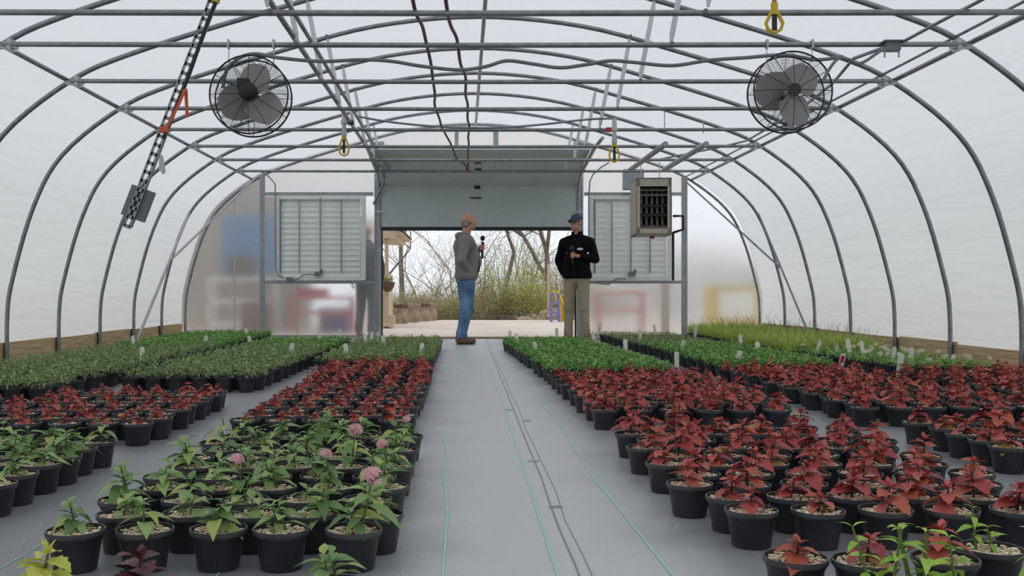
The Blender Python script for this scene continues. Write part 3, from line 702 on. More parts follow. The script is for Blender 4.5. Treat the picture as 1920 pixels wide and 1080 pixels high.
def plant_spec(kind, seed):
    """list of leaves (verts, faces, matrix, colour) plus stem paths and flowers, in pot coordinates"""
    r = random.Random(seed*31+len(kind)); leaves, stems, fl = [], [], []
    base = Vector((r.uniform(-.012, .012), r.uniform(-.012, .012), PH-.014))
    def leaf(L, Wd, style, p, yaw, pitch, droop, fold, c):
        vs, fs = leaf_shape(L, Wd, style, droop, fold); leaves.append((vs, fs, place(vs, p, yaw, pitch, r.uniform(-.35, .35))[1], c))
    if kind in ('coleus', 'chocolate', 'yellow'):
        col = {'coleus': col_red, 'chocolate': col_choc, 'yellow': col_yel}[kind]
        h = r.choice((.03, .045, .055, .06, .07, .08, .095)); lean = Vector((r.uniform(-.25, .25), r.uniform(-.25, .25), 1))
        nodes = 3 if h < .05 else 4; yaw = r.uniform(0, 6)
        stems.append([base, base+lean*h*.5, base+lean*h])
        for i in range(nodes):
            u = (i+1)/nodes; p = base+lean*h*(.25+.75*u); sz = (1.0, 1.0, .8, .55)[i] if nodes == 4 else (1, .85, .55)[i]
            for s in range(2):
                L = sz*r.uniform(.056, .08); leaf(L, L*.74, 'coleus', p, yaw+s*PI+r.uniform(-.35, .35), r.uniform(-.25, .25)+.75*(u-.45), r.uniform(.25, .6), .3, col(r))
            yaw += PI/2+r.uniform(-.3, .3)
            if i in (0, 1):
                for s in range(2):
                    L = r.uniform(.03, .045); leaf(L, L*.66, 'coleus', p, yaw+s*PI+.7, r.uniform(.1, .6), .3, .3, col(r))
        for s in range(3): L = r.uniform(.022, .034); leaf(L, L*.6, 'coleus', base+lean*h, yaw+s*2.1, .9+r.uniform(-.3, .3), .1, .3, col(r))
    elif kind in ('pentas', 'lime', 'pentas_flower'):
        col = col_lime if kind == 'lime' else col_pentas
        k0 = 1 if kind != 'lime' else 2
        for q in range(k0 if r.random() < .4 else 2):
            h = r.uniform(.035, .09)*(1.4 if kind == 'lime' else 1)+(.025 if kind == 'pentas_flower' else 0); lean = Vector((r.uniform(-.3, .3), r.uniform(-.3, .3), 1)); yaw = r.uniform(0, 6); b0 = base+Vector((r.uniform(-.02, .02), r.uniform(-.02, .02), 0))
            stems.append([b0, b0+lean*h*.5, b0+lean*h]); nodes = 4 if h > .055 else 3
            for i in range(nodes):
                u = (i+1)/nodes; p = b0+lean*h*(.15+.85*u)
                for s in range(2):
                    L = r.uniform(.052, .08)*(1, 1, .85, .6)[i]*(.62 if kind == 'lime' else 1); leaf(L, L*(.46 if kind == 'lime' else .54), 'ovate', p, yaw+s*PI+r.uniform(-.4, .4), .25+.6*(u-.3)+r.uniform(-.3, .3), r.uniform(.5, 1.0), .3, col(r))
                yaw += PI/2+r.uniform(-.3, .3)
            if kind == 'pentas_flower' and q == 0: fl.append(b0+lean*(h+.018))
    elif kind in ('herb', 'curly'):
        col = col_herb if kind == 'herb' else col_curly; n = 64 if kind == 'herb' else 84
        R = .088; H = .085 if kind == 'herb' else .075
        for i in range(n):
            a = r.uniform(0, 2*PI); q = math.sqrt(r.random()); z = PH+.0+H*(1-.75*q*q)*r.uniform(.35, 1.05)
            L = r.uniform(.026, .046) if kind == 'herb' else r.uniform(.024, .04)
            leaf(L, L*(.36 if kind == 'herb' else .62), 'tiny' if kind == 'herb' else 'small', Vector((R*q*math.cos(a)*.8, R*q*math.sin(a)*.8, z)), a+r.uniform(-1, 1), r.uniform(-.5, .9), .3, .4, col(r))
    elif kind == 'seedling':
        for i in range(46):
            a = r.uniform(0, 2*PI); q = math.sqrt(r.random()); L = r.uniform(.03, .06)
            leaf(L, .008, 'tiny', Vector((.06*q*math.cos(a), .06*q*math.sin(a), PH-.01+r.uniform(0, .045))), a+r.uniform(-.8, .8), r.uniform(.2, 1.3), .3, .2, col_seed(r))
    elif kind == 'grass':
        for i in range(70):
            a = r.uniform(0, 2*PI); q = math.sqrt(r.random()); L = r.uniform(.09, .22)
            vs, fs = leaf_shape(L, .007, 'small', r.uniform(.1, .55), .2)
            leaves.append((vs, fs, place(vs, Vector((.05*q*math.cos(a), .05*q*math.sin(a), PH-.012)), a+r.uniform(-1, 1), r.uniform(1.0, 1.5))[1], col_grass(r)))
        for i in range(2):
            if r.random() < .5:
                a = r.uniform(0, 6); h = r.uniform(.2, .34); d = Vector((math.cos(a), math.sin(a), 0))
                stems.append([base, base+Vector((0,0,h*.6))+d*h*.12, base+Vector((0,0,h))+d*h*.35])
    elif kind == 'white_flower':
        for i in range(52):
            a = r.uniform(0, 2*PI); q = math.sqrt(r.random()); L = r.uniform(.025, .05)
            leaf(L, L*.42, 'tiny', Vector((.07*q*math.cos(a), .07*q*math.sin(a), PH+.06*(1-.7*q*q)*r.uniform(.2, 1.1))), a+r.uniform(-.8, .8), r.uniform(-.3, .9), .3, .3, col_curly(r))
        if r.random() < .4: fl.append(Vector((r.uniform(-.04, .04), r.uniform(-.04, .04), PH+r.uniform(.05, .075))))
    return leaves, stems, fl
KMAT = {'coleus': 'leaf_coleus', 'chocolate': 'leaf_coleus'}
SMAT = {'coleus': 'stem_red', 'chocolate': 'stem_red'}
def flower_b(b, p, r, n=14, s=.013):
    for i in range(n):
        d = Vector((r.uniform(-1, 1), r.uniform(-1, 1), r.uniform(.0, 1))).normalized(); q = Vector(p)+d*.019
        for k in range(5):
            a = 2*PI*k/5; t1 = d.orthogonal().normalized(); t2 = d.cross(t1)
            e = (t1*math.cos(a)+t2*math.sin(a)); f_ = (t1*math.cos(a+.6)+t2*math.sin(a+.6))
            b.add([q, q+e*s*.7+d*.002, q+(e+f_).normalized()*s+d*.001, q+f_*s*.7+d*.002], [(0, 1, 2, 3)])
        b.tube([Vector(p)-Vector((0,0,.015)), q], .0016, 3, False)
SPEC, JOIN, LEAFM, STEMM, FLOWM = {}, {}, {}, {}, {}
def spec(kind, v):
    if (kind, v) not in SPEC: SPEC[kind, v] = plant_spec(kind, v)
    return SPEC[kind, v]
def joined(kind, v):
    """foliage of one plant as one mesh"""
    if (kind, v) not in JOIN:
        lv, st, fl = spec(kind, v); b = MB()
        for vs, fs, m, c in lv: b.c = c; b.add([m @ Vector(p) for p in vs], fs)
        b.cur = 1; b.c = (.1, .1, .05)
        for s in st: b.tube(s, [.0035, .003, .0022] if kind != 'grass' else [.0012]*3, 5 if kind != 'grass' else 3)
        JOIN[kind, v] = b.mesh('foliage', [KMAT.get(kind, 'leaf'), SMAT.get(kind, 'stem_green')])
    return JOIN[kind, v]
def flower_mesh(kind, v):
    if (kind, v) not in FLOWM:
        fl = spec(kind, v)[2]; b = MB(); r = random.Random(v)
        for p in fl: flower_b(b, p, r, 16 if kind == 'pentas_flower' else 6, .013 if kind == 'pentas_flower' else .016)
        FLOWM[kind, v] = b.mesh('flower', 'petal' if kind == 'pentas_flower' else 'petal_white')
    return FLOWM[kind, v]
def stem_mesh(kind, v):
    if (kind, v) not in STEMM:
        b = MB()
        for s in spec(kind, v)[1]: b.tube(s, [.0038, .003, .0022], 6)
        STEMM[kind, v] = b.mesh('stem', SMAT.get(kind, 'stem_green'), True)
        L = []
        for vs, fs, m, c in spec(kind, v)[0]:
            q = MB(); q.c = c; q.add(vs, fs); L.append((q.mesh('leaf', KMAT.get(kind, 'leaf'), True), m))
        LEAFM[kind, v] = L
    return STEMM[kind, v]
WHOLE = {}
def whole(kind, v):
    """far pot: pot, soil and foliage in one mesh"""
    if (kind, v) not in WHOLE:
        b = MB(); b.c = (.02, .02, .02); q = pot_mesh(12, False); b.add(q.v, q.f)
        b.cur = 1; b.add([(0,0,PH-.012)]+[(.069*math.cos(2*PI*k/10), .069*math.sin(2*PI*k/10), PH-.012) for k in range(10)], [(0, 1+k, 1+(k+1)%10) for k in range(10)])
        b.cur = 2; lv, st, fl = spec(kind, v)
        for vs, fs, m, c in lv: b.c = c; b.add([m @ Vector(p) for p in vs], fs)
        b.cur = 3
        for s in st: b.tube(s, .0016, 3)
        if fl:
            b.cur = 4; r = random.Random(v)
            for p in fl: flower_b(b, p, r, 6, .016)
        WHOLE[kind, v] = (b, b.mesh('potted_plant', ['black_pot', 'soil', KMAT.get(kind, 'leaf'), SMAT.get(kind, 'stem_green'), 'petal_white']))
    return WHOLE[kind, v]
NVAR = {'coleus': 12, 'pentas': 9, 'pentas_flower': 4, 'herb': 7, 'curly': 7, 'seedling': 5, 'grass': 6, 'white_flower': 5, 'lime': 5, 'chocolate': 2, 'yellow': 2}
NAMES = {'coleus': 'potted_coleus', 'pentas': 'potted_pentas', 'pentas_flower': 'potted_pentas', 'herb': 'potted_herb', 'curly': 'potted_parsley', 'seedling': 'potted_seedling', 'grass': 'potted_grass', 'white_flower': 'potted_flower', 'lime': 'potted_shrub', 'chocolate': 'potted_coleus', 'yellow': 'potted_coleus'}
def make_pot(kind, v, loc, rz, sc, label, group, detail):
    nm = NAMES[kind]
    if detail == 0:
        o = link(nm, whole(kind, v)[1]); o.location = loc; o.rotation_euler = (0, 0, rz); tag(o, label, 'potted plant', group); o['kind'] = 'thing'; o.scale = (1, 1, sc); return o
    t = thing(nm, label, 'potted plant', loc, rz, group)
    link('pot', POT_HI if detail == 2 else POT_MID, t)
    s = link('soil', SOIL_HI[v % 4] if detail == 2 else SOIL_MID[v % 2], t)
    if detail == 2:
        st = link('stem', stem_mesh(kind, v), t)
        k = sc; st.location = (0, 0, (PH-.014)*(1-k)); st.scale = (k, k, k)
        for me, m in LEAFM[kind, v]:
            l = link('leaf', me, st); l.matrix_local = m
    else:
        f = link('foliage', joined(kind, v), t); k = sc; f.location = (0, 0, (PH-.014)*(1-k)); f.scale = (k, k, k)
    if spec(kind, v)[2]:
        f = link('flower', flower_mesh(kind, v), t); k = sc; f.location = (0, 0, (PH-.014)*(1-k)); f.scale = (k, k, k)
    return t

# beds: (kind, x of the column next to the path, step in x, columns, first y, row step, rows, stagger, skew of x per metre, description, bed name, reference)
BEDS = [
 ('pentas', -.29, -.178, 5, 2.57, .186, 10, .05, 0, 'green pentas in black pot', 'pink-flowered walkway bed', 'walkway'),
 ('pentas', -1.515, -.18, 5, 3.19, .175, 6, .0, 0, 'leafy green pentas in black pot', 'front side-path bed', 'path'),
 ('coleus', -.345, -.178, 5, 4.78, .186, 21, .04, 0, 'red coleus in black pot', 'walkway bed behind pentas', 'walkway'),
 ('coleus', -1.53, -.178, 6, 4.66, .186, 9, .03, -.01, 'red coleus in black pot', 'short side-path red bed', 'path'),
 ('coleus', -2.74, -.18, 4, 5.72, .19, 2, .0, 0, 'red coleus in black pot', 'small red corner bed', 'path'),
 ('herb', -.36, -.172, 6, 8.75, .172, 23, .03, 0, 'green herb in black pot', 'walkway bed before door', 'walkway'),
 ('herb', -1.56, -.168, 6, 7.12, .168, 32, .03, .01, 'green herb in black pot', 'middle herb bed', 'path'),
 ('herb', -2.72, -.172, 7, 6.35, .168, 49, .03, -.02, 'green herb in black pot', 'herb bed along baseboard', 'path'),
 ('coleus', .735, .187, 6, 2.80, .190, 10, .07, -.003, 'red coleus in black pot', 'nearest heater-side red bed', 'walkway'),
 ('coleus', .745, .182, 6, 5.2, .180, 13, .06, -.012, 'red coleus in black pot', 'second heater-side red bed', 'walkway'),
 ('coleus', 2.18, .185, 5, 3.94, .185, 5, .02, -.01, 'red coleus in black pot', 'short outer red bed', 'side path'),
 ('coleus', 2.17, .180, 6, 5.32, .182, 15, .04, -.025, 'red coleus in black pot', 'long outer red bed', 'side path'),
 ('coleus', 3.44, .180, 6, 6.1, .182, 10, .04, 0, 'red coleus in black pot', 'red bed along baseboard', 'side path'),
 ('curly', .72, .168, 6, 7.72, .168, 28, .04, -.036, 'curly green parsley in pot', 'curly green walkway bed', 'walkway'),
 ('curly', 2.15, .168, 6, 8.15, .168, 19, .04, 0, 'curly green parsley in pot', 'outer curly green bed', 'side path'),
 ('seedling', 2.12, .168, 6, 11.5, .172, 17, .03, -.03, 'wispy seedling in black pot', 'seedling bed below heater', 'side path'),
 ('white_flower', 3.62, .170, 5, 8.0, .172, 13, .03, -.06, 'leafy white-flowering plant in pot', 'baseboard flower bed', 'side path'),
 ('grass', 3.46, .170, 6, 10.4, .172, 28, .03, 0, 'tufted grass in black pot', 'baseboard grass bed', 'side path'),
]
ALL = {}
for bi, (kind, x0, dx, nc, y0, dy, nr, stg, skew, desc, bed, ref) in enumerate(BEDS):
    for r_ in range(nr):
        for c_ in range(nc):
            q = random.Random(bi*9973+r_*101+c_)
            x = x0+dx*c_+skew*(r_*dy)+(stg*(1 if dx > 0 else 1) if r_ % 2 else 0)+q.uniform(-.008, .008); y = y0+dy*r_+q.uniform(-.01, .01)
            if abs(x-XC) > HW-.12: continue
            if bed == 'nearest heater-side red bed' and r_ == 0: x += .085
            if bi == 9 and False: continue
            px = VX+F*x/y; py = VY+F*(CH-PH)/y
            if px < -70 or px > 1990 or py > 1150: continue
            if q.random() < (.02 if kind in ('herb', 'curly') else 0): continue
            if bed == 'small red corner bed' and c_ == 0 and r_ == 1: continue
            lab = f'{desc}, {ordw(r_+1)} row of {bed}, {ordw(c_+1)} from {ref}'
            k2 = kind; v = q.randrange(NVAR[kind])
            if bed == 'pink-flowered walkway bed' and (r_, c_) in ((0, 0), (1, 0), (2, 2), (3, 1), (5, 1), (5, 0), (9, 0)):
                k2 = 'pentas_flower'; v = (r_+c_) % 4; lab = f'pentas with pink flower head, {ordw(r_+1)} row of {bed}, {ordw(c_+1)} from {ref}'
            small = 1.0
            if kind == 'herb' and y > 10.4+q.random() and x < -1.4: k2 = 'curly'; v = q.randrange(7)
            if kind == 'coleus': small = (q.uniform(.58, .88) if x0 < 0 else q.uniform(.88, 1.25))
            if kind == 'pentas': small = q.uniform(.85, 1.2)
            ALL.setdefault(kind, []).append((y, x, k2, v, q.uniform(0, 6.28), small, lab, bed))
GROUPN = {'coleus': 'potted red coleus', 'pentas': 'potted pentas', 'herb': 'potted green herbs', 'curly': 'potted curly parsley', 'seedling': 'potted seedlings', 'grass': 'potted grasses', 'white_flower': 'potted white flowers'}
for kind, L in ALL.items():
    L.sort(key=lambda a: a[0])
    for (y, x, k2, v, rz, sc, lab, bed) in L[:300]:
        detail = 0 if kind in ('herb', 'curly', 'seedling', 'grass', 'white_flower') else (2 if y < 3.75 else 1)
        make_pot(k2, v, (x, y, .0), rz, sc, lab, GROUPN[kind], detail)
    if len(L) > 300:
        b = MB()
        for (y, x, k2, v, rz, sc, lab, bed) in L[300:]:
            s = whole(k2, v)[0]; cz, sz = math.cos(rz), math.sin(rz); n = len(b.v)
            b.v += [(x+p[0]*cz-p[1]*sz, y+p[0]*sz+p[1]*cz, p[2]) for p in s.v]
            b.f += [tuple(i+n for i in f) for f in s.f]; b.mi += s.mi; b.col += s.col
        b.c = (0, 0, 0)
        o = b.build('distant_pots', ['black_pot', 'soil', KMAT.get(kind, 'leaf'), SMAT.get(kind, 'stem_green'), 'petal_white'])
        tag(o, {'coleus': 'farthest rows of small red coleus pots merging together', 'herb': 'farthest rows of green herb pots merging before the end wall'}.get(kind, f'farthest rows of {GROUPN[kind]} merging together'), 'potted plants'); o['kind'] = 'stuff'

# foreground pots, placed one by one
FG = [('coleus', 3, .775, 2.30, 1.0, 'red coleus in lone front pot, nearest the walkway on the heater side'),
 ('coleus', 6, .925, 2.27, 1.0, 'red coleus half hidden by lime shrub in the front heater-side row'),
 ('coleus', 1, 1.12, 2.29, 1.1, 'red coleus with broad drooping leaves behind lime sprigs, front row'),
 ('lime', 0, 1.275, 2.38, 1.0, 'lime leaved shrub in pot at the frame edge, front heater-side row'),
 ('lime', 1, .86, 2.04, 1.15, 'lime green shrub at the bottom edge, nearest the walkway'),
 ('lime', 2, .935, 2.03, 1.5, 'tall lime green shrub sprig at the bottom edge'),
 ('lime', 3, 1.03, 2.04, 1.1, 'bushy lime green shrub at the bottom edge between coleus pots'),
 ('lime', 4, 1.19, 2.06, 1.15, 'lime green shrub in the bottom corner at frame edge'),
 ('yellow', 0, -.875, 2.07, 1.25, 'yellow-green coleus at the bottom edge, farthest from the walkway'),
 ('chocolate', 0, -.675, 2.07, 1.45, 'dark purple coleus with green margins at the bottom edge'),
 ('pentas', 4, -.27, 2.08, 1.0, 'green pentas tip at the bottom edge beside the walkway')]
for kind, v, x, y, sc, lab in FG: make_pot(kind, v, (x, y, 0), rnd.uniform(0, 6), sc, lab, 'foreground pots', 2)

# white plant markers
mk = MB(); mk.prism([(-.011, -.10), (.011, -.10), (.014, .05), (.014, .075), (.008, .088), (0, .09), (-.008, .088), (-.014, .075), (-.014, .05)], -.001, .001)
mkm = mk.mesh('plant_marker', 'white_plastic')
MARK = [(250,642,10.9,'herb bed along the baseboard, farthest from path'),(361,629,13.9,'herb bed along the baseboard, next to the end wall'),(463,632,13.6,'herb bed along the baseboard, below the end-wall post'),(266,672,8.9,'tilted at the herb bed edge below the wind brace'),(386,647,11.3,'edge of the baseboard herb bed by a dark gap'),(470,646,11.2,'middle herb bed, amid grey-green leaves'),
 (545,664,9.6,'middle herb bed at its path edge'),(600,641,12,'middle herb bed corner below the louvre'),(639,632,13.2,'corner of the middle herb bed nearest the door'),(650,659,9.3,'behind the last red pots of the walkway bed'),(686,640,11.6,'walkway herb bed, first of the cluster by the jamb'),(697,634,12.2,'walkway herb bed, second of the cluster by the jamb'),(709,633,12.3,'walkway herb bed, third of the cluster by the jamb'),(719,643,11.2,'walkway herb bed, alone in front of the cluster'),(790,660,9.6,'walkway herb bed, on its walkway edge'),
 (956,633,12.6,'far walkway corner of the curly green bed'),(969,640,11.8,'second from the far corner of the curly green bed'),(1005,657,9.9,'upright at the walkway edge of the curly green bed'),(1044,626,12.8,'curly green bed, below the purple stool'),(1114,632,12.4,'curly green bed, tilted beside the man in black'),(1123,617,14.2,'tilted at the corner of the seedling bed'),(1173,650,10.4,'curly green bed, on its side-path edge'),(1200,630,12.4,'seedling bed, round top in its middle'),(1228,618,13.9,'seedling bed near the heater post'),(1278,655,10.2,'outer curly bed, first on the path edge'),
 (1304,620,14,'grass bed by the heater-side post'),(1389,640,11.5,'grass bed corner, tall narrow one'),(1422,655,9.9,'outer curly bed, near the grass pots'),(1383,684,8.4,'front of the outer curly bed, tilted'),(1533,652,9.8,'flower bed, first beside the grass'),(1592,650,9.6,'flower bed, beside white flowers'),(1618,654,9.3,'flower bed, round one'),(1577,687,8.0,'with red print, behind the long red bed'),(1687,682,8.0,'tilted in front of the flower bed'),(1674,666,8.8,'flower bed, near a hoop foot'),(1709,667,8.7,'flower bed, next to a hoop foot'),(1269,680,8.2,'front edge of curly bed before red coleus')]
for i, (px, py, Y, lab) in enumerate(MARK):
    p = at(px, py, Y); o = link('plant_marker', mkm); z = min(max(p.z-.02, .13), .175)
    o.scale = (1.6, 1, 1.1); o.location = (p.x, Y, z); o.rotation_euler = (rnd.uniform(-.15, .15), rnd.uniform(-.25, .25), rnd.uniform(-.5, .5)); tag(o, 'white plastic marker, '+lab, 'plant marker', 'white plant markers')
    if px in (1577,): b = MB(); b.box((0, -.002, .045), (.018, .001, .05)); b.build('print', 'red_plastic', o)

# spilled perlite on the fabric
b = MB(); r = random.Random(5)
for i in range(420):
    q = r.random()
    if q < .35: x, y = -.18+abs(r.gauss(0, .10)), r.uniform(2.3, 6)
    elif q < .6: x, y = -1.25+r.gauss(0, .12), r.uniform(2.4, 7)
    elif q < .8: x, y = .66-abs(r.gauss(0, .12)), r.uniform(2.3, 7)
    else: x, y = r.uniform(.7, 2.1), r.uniform(2.3, 5)
    s = r.uniform(.0015, .0045); b.box((x, y, s*.4), (s*1.5, s, s), Matrix.Rotation(r.uniform(0, 3), 3, 'Z'))
o = b.build('perlite_crumbs', 'white_plastic'); tag(o, 'white perlite crumbs scattered over the ground fabric', 'crumbs'); o['kind'] = 'stuff'
# ------------------------------------------------------------------ people
ICO = None
def sph_pts():
    global ICO
    if ICO is None:
        bm = bmesh.new(); bmesh.ops.create_icosphere(bm, subdivisions=2, radius=1); ICO = [v.co.copy() for v in bm.verts]; bm.free()
    return ICO
def blob(name, prims, voxel, m, parent, smooth_it=4, cut=None):
    """closed volumes melted into one continuous skin"""
    bm = bmesh.new()
    for p in prims:
        if p[0] == 'c':
            _, a, ra, b, rb = p; a, b = Vector(a), Vector(b); pts = [a+q*ra for q in sph_pts()]+[b+q*rb for q in sph_pts()]
        else:
            _, c, rad = p[:3]; R = p[3] if len(p) > 3 else Matrix.Identity(3)
            pts = [Vector(c)+R @ Vector((q.x*rad[0], q.y*rad[1], q.z*rad[2])) for q in sph_pts()]
        vs = [bm.verts.new(q) for q in pts]; h = bmesh.ops.convex_hull(bm, input=vs)
        dele = [e for e in h['geom_interior'] if isinstance(e, bmesh.types.BMVert)]; bmesh.ops.delete(bm, geom=dele, context='VERTS')
    me = bpy.data.meshes.new(name); bm.to_mesh(me); bm.free()
    o = bpy.data.objects.new(name, me); COL.objects.link(o)
    md = o.modifiers.new('r', 'REMESH'); md.mode = 'VOXEL'; md.voxel_size = voxel; md.use_smooth_shade = True
    if smooth_it: sm = o.modifiers.new('s', 'SMOOTH'); sm.iterations = smooth_it; sm.factor = .5
    dg = bpy.context.evaluated_depsgraph_get(); dg.update(); me2 = bpy.data.meshes.new_from_object(o.evaluated_get(dg))
    bpy.data.objects.remove(o); bpy.data.meshes.remove(me)
    if cut: 
        bm = bmesh.new(); bm.from_mesh(me2)
        for co, no in cut: bmesh.ops.bisect_plane(bm, geom=bm.verts[:]+bm.edges[:]+bm.faces[:], plane_co=co, plane_no=no, clear_outer=True)
        bm.to_mesh(me2); bm.free()
    me2.materials.clear(); me2.materials.append(MATS[m]); me2.name = name
    for p in me2.polygons: p.use_smooth = True
    return link(name, me2, parent)
def V(*a): return Vector(a)
def head_prims(hc, R):
    """head centred at hc, facing +x of R"""
    f = lambda x, y, z: hc+R @ V(x, y, z)
    P_ = [('e', f(-.012, 0, .022), (.098, .077, .098), R), ('e', f(.018, 0, -.045), (.072, .06, .075), R), ('c', f(.05, 0, -.09), .03, f(.058, 0, -.085), .026),
          ('c', f(.082, 0, .012), .013, f(.104, 0, -.022), .015), ('c', f(.074, -.03, .028), .014, f(.074, .03, .028), .014), ('c', f(.068, -.02, -.058), .014, f(.068, .02, -.058), .014)]
    for s in (-1, 1):
        P_.append(('e', f(-.004, s*.077, -.005), (.018, .009, .032), R)); P_.append(('e', f(.05, s*.045, -.02), (.025, .02, .025), R))
    return P_
def grip_prims(c, axis, toward, rad):
    """a fist closed on a rod: palm on the -toward side, four fingers round it, thumb across"""
    axis = axis.normalized(); toward = (toward-axis*toward.dot(axis)).normalized(); sd = axis.cross(toward)
    P_ = [('e', c-toward*(rad+.016), (.02, .036, .045), Matrix((toward, sd, axis)).transposed())]
    for i, (o, r) in enumerate(((.032, .009), (.011, .0098), (-.011, .0095), (-.031, .0082))):
        pts = []
        for a in (-2.5, -1.5, -.5, .5, 1.3): 
            d = toward*math.cos(a)+sd*math.sin(a)*1.0; pts.append(c+axis*o+d*(rad+.008))
        pts = [c+axis*o-toward*(rad+.012)-sd*.03]+pts[1:]
        for p, q in zip(pts, pts[1:]): P_.append(('c', p, r, q, r*.95))
    t0 = c-toward*(rad+.012)+sd*.025+axis*.02; t1 = c+sd*(rad+.016)+axis*.038; t2 = c+toward*(rad+.006)+sd*.012+axis*.045
    P_ += [('c', t0, .013, t1, .011), ('c', t1, .011, t2, .0095)]
    return P_
def relaxed_hand(w, d, n):
    """hand from wrist w pointing along d with slightly curled fingers; n = palm normal"""
    d = d.normalized(); n = (n-d*n.dot(d)).normalized(); s = d.cross(n)
    P_ = [('e', w+d*.045, (.05, .04, .016), Matrix((d, s, n)).transposed())]
    for i, (o, L) in enumerate(((.03, .065), (.01, .075), (-.01, .07), (-.03, .055))):
        a = w+d*.085+s*o; b = a+d*L*.5+n*.008; c = b+d*L*.4+n*.025
        P_ += [('c', a, .0095, b, .009), ('c', b, .009, c, .008)]
    a = w+d*.02+s*.035; b = a+d*.03+s*.022+n*.012; c = b+d*.03+s*.004+n*.014
    P_ += [('c', a, .012, b, .011), ('c', b, .011, c, .0095)]
    return P_

def man(name, label, loc, rz, o):
    """o: joints and garment settings; body faces +x locally"""
    t = thing(name, label, 'person', loc, rz)
    J = o['J']; hc = J['head']; HR = Matrix.Rotation(o['headyaw'], 3, 'Z') @ Matrix.Rotation(o.get('headpitch', 0), 3, 'Y')
    body = head_prims(hc, HR)+[('c', J['neck'], .058, hc+V(-.02, 0, -.07), .056), ('c', J['chest']+V(0, -.09, 0), .085, J['chest']+V(0, .09, 0), .085), ('e', J['belly'], (.11, .14, .15)), ('c', J['pelvis']+V(0, -.07, 0), .085, J['pelvis']+V(0, .07, 0), .085), ('c', J['chest'], .095, J['pelvis'], .085), ('c', J['chest']+V(0,0,.08), .09, J['neck'], .06)]
    for s in 'RL':
        sg = -1 if s == 'R' else 1
        body += [('c', J['sh'+s], .048, J['el'+s], .038), ('c', J['el'+s], .038, J['wr'+s], .028), ('c', J['chest']+V(0, sg*.07, .04), .06, J['sh'+s], .048),
                 ('c', J['hip'+s], .075, J['kn'+s], .05), ('c', J['kn'+s], .05, J['an'+s], .035), ('c', J['an'+s], .04, J['an'+s]+V(.11, 0, -.06), .022)]
        kind = o['hand'+s]
        if kind == 'mic': body += [('c', J['wr'+s], .03, J['wr'+s].lerp(o['mic'], .55), .026)]+grip_prims(o['mic'], o['micaxis'], o['mictow'], .016)
        elif kind == 'relaxed': body += relaxed_hand(J['wr'+s], V(.12, 0, -1), V(0, -sg, 0))
        else: body += relaxed_hand(J['wr'+s]+V(0, .05, 0), V(.1, -sg, 0), V(1, 0, 0))
    blob('body', body, .0075, 'skin', t, 3)
    # jacket
    jk = [('c', J['chest']+V(-.005, -.12, .03), .115, J['chest']+V(-.005, .12, .03), .115), ('e', J['belly'], (.165, .195, .2)), ('c', J['chest'], .15, J['belly'], .165), ('c', J['chest'], .13, J['hem']+V(-.02, 0, 0), .13), ('c', J['neck']+V(-.01, -.03, -.035), .05, J['shR']+V(0, .03, .01), .06), ('c', J['neck']+V(-.01, .03, -.035), .05, J['shL']+V(0, -.03, .01), .06),
          ('c', J['hem']+V(-.012, -.095, .02), .132, J['hem']+V(-.012, .095, .02), .132), ('c', J['belly']+V(0, -.08, 0), .125, J['hem']+V(0, -.085, 0), .122), ('c', J['belly']+V(0, .08, 0), .125, J['hem']+V(0, .085, 0), .122),
          ('c', J['chest']+V(-.01, 0, .1), .1, J['neck']+V(-.012, 0, -.015), .075)]
    for s in 'RL':
        sg = -1 if s == 'R' else 1; e, w = J['el'+s], J['wr'+s]; m_ = J['sh'+s].lerp(e, .5)+V(-.01, 0, 0)
        jk += [('c', J['chest']+V(0, sg*.1, .07), .1, J['sh'+s], .078), ('c', J['sh'+s], .08, m_, .072), ('c', m_, .07, e, .066), ('c', e, .066, e.lerp(w, .5), .058), ('c', e.lerp(w, .5), .06, e.lerp(w, .93), .046)]
    if o.get('hood'):
        n = J['neck']; jk += [('e', n+V(-.085, 0, -.02), (.055, .1, .06)), ('c', n+V(-.07, -.07, .0), .04, n+V(.01, -.075, -.03), .03), ('c', n+V(-.07, .07, .0), .04, n+V(.01, .075, -.03), .03)]
    else:
        n = J['neck']
        for a in range(-5, 6): 
            an = PI+a*.5; jk.append(('c', n+V(.068*math.cos(an)-.005, .07*math.sin(an), .0), .02, n+V(.07*math.cos(an)-.01, .074*math.sin(an), .045), .014))
    hz = o['hemz']
    j = blob('jacket', jk, .0085, o['jmat'], t, 5, cut=[(V(0, 0, hz), V(0, 0, -1))])
    b = MB(); ft = o['front']; b.tube(ft, .006, 5); b.build('zip', 'black', j)
    if o.get('pocket'):
        b = MB(); b.tube(o['pocket'], .007, 5); b.build('pocket_seam', 'black', j)
    b = MB(); hp = []
    for k in range(33):
        a = 2*PI*k/32; hp.append(J['hem']+V(.122*math.cos(a)-.012, .0, 0)+V(0, .212*math.sin(a), 0)); hp[-1].z = hz+.012
    b.tube(hp, .008, 5, False); b.build('hem', o['jmat'], j)
    # trousers
    tr = [('c', J['pelvis']+V(0, -.07, -.05), .112, J['pelvis']+V(0, .07, -.05), .112)]
    for s in 'RL':
        a, k, h = J['an'+s], J['kn'+s], J['hip'+s]
        tr += [('c', h, .105, k, .08), ('c', k, .08, k.lerp(a, .6), .068), ('c', k.lerp(a, .6), .068, a+V(-.005, 0, .0), .066), ('c', a+V(.01, 0, .03), .07, a+V(.01, 0, -.005), .066)]
        tr += [('e', k+V(.012, 0, -.03), (.078, .08, .09)), ('e', a+V(.005, 0, .07), (.074, .075, .03))]
    blob('trousers', tr, .0085, o['tmat'], t, 3, cut=[(V(0, 0, o.get('cuff', .045)), V(0, 0, -1))])
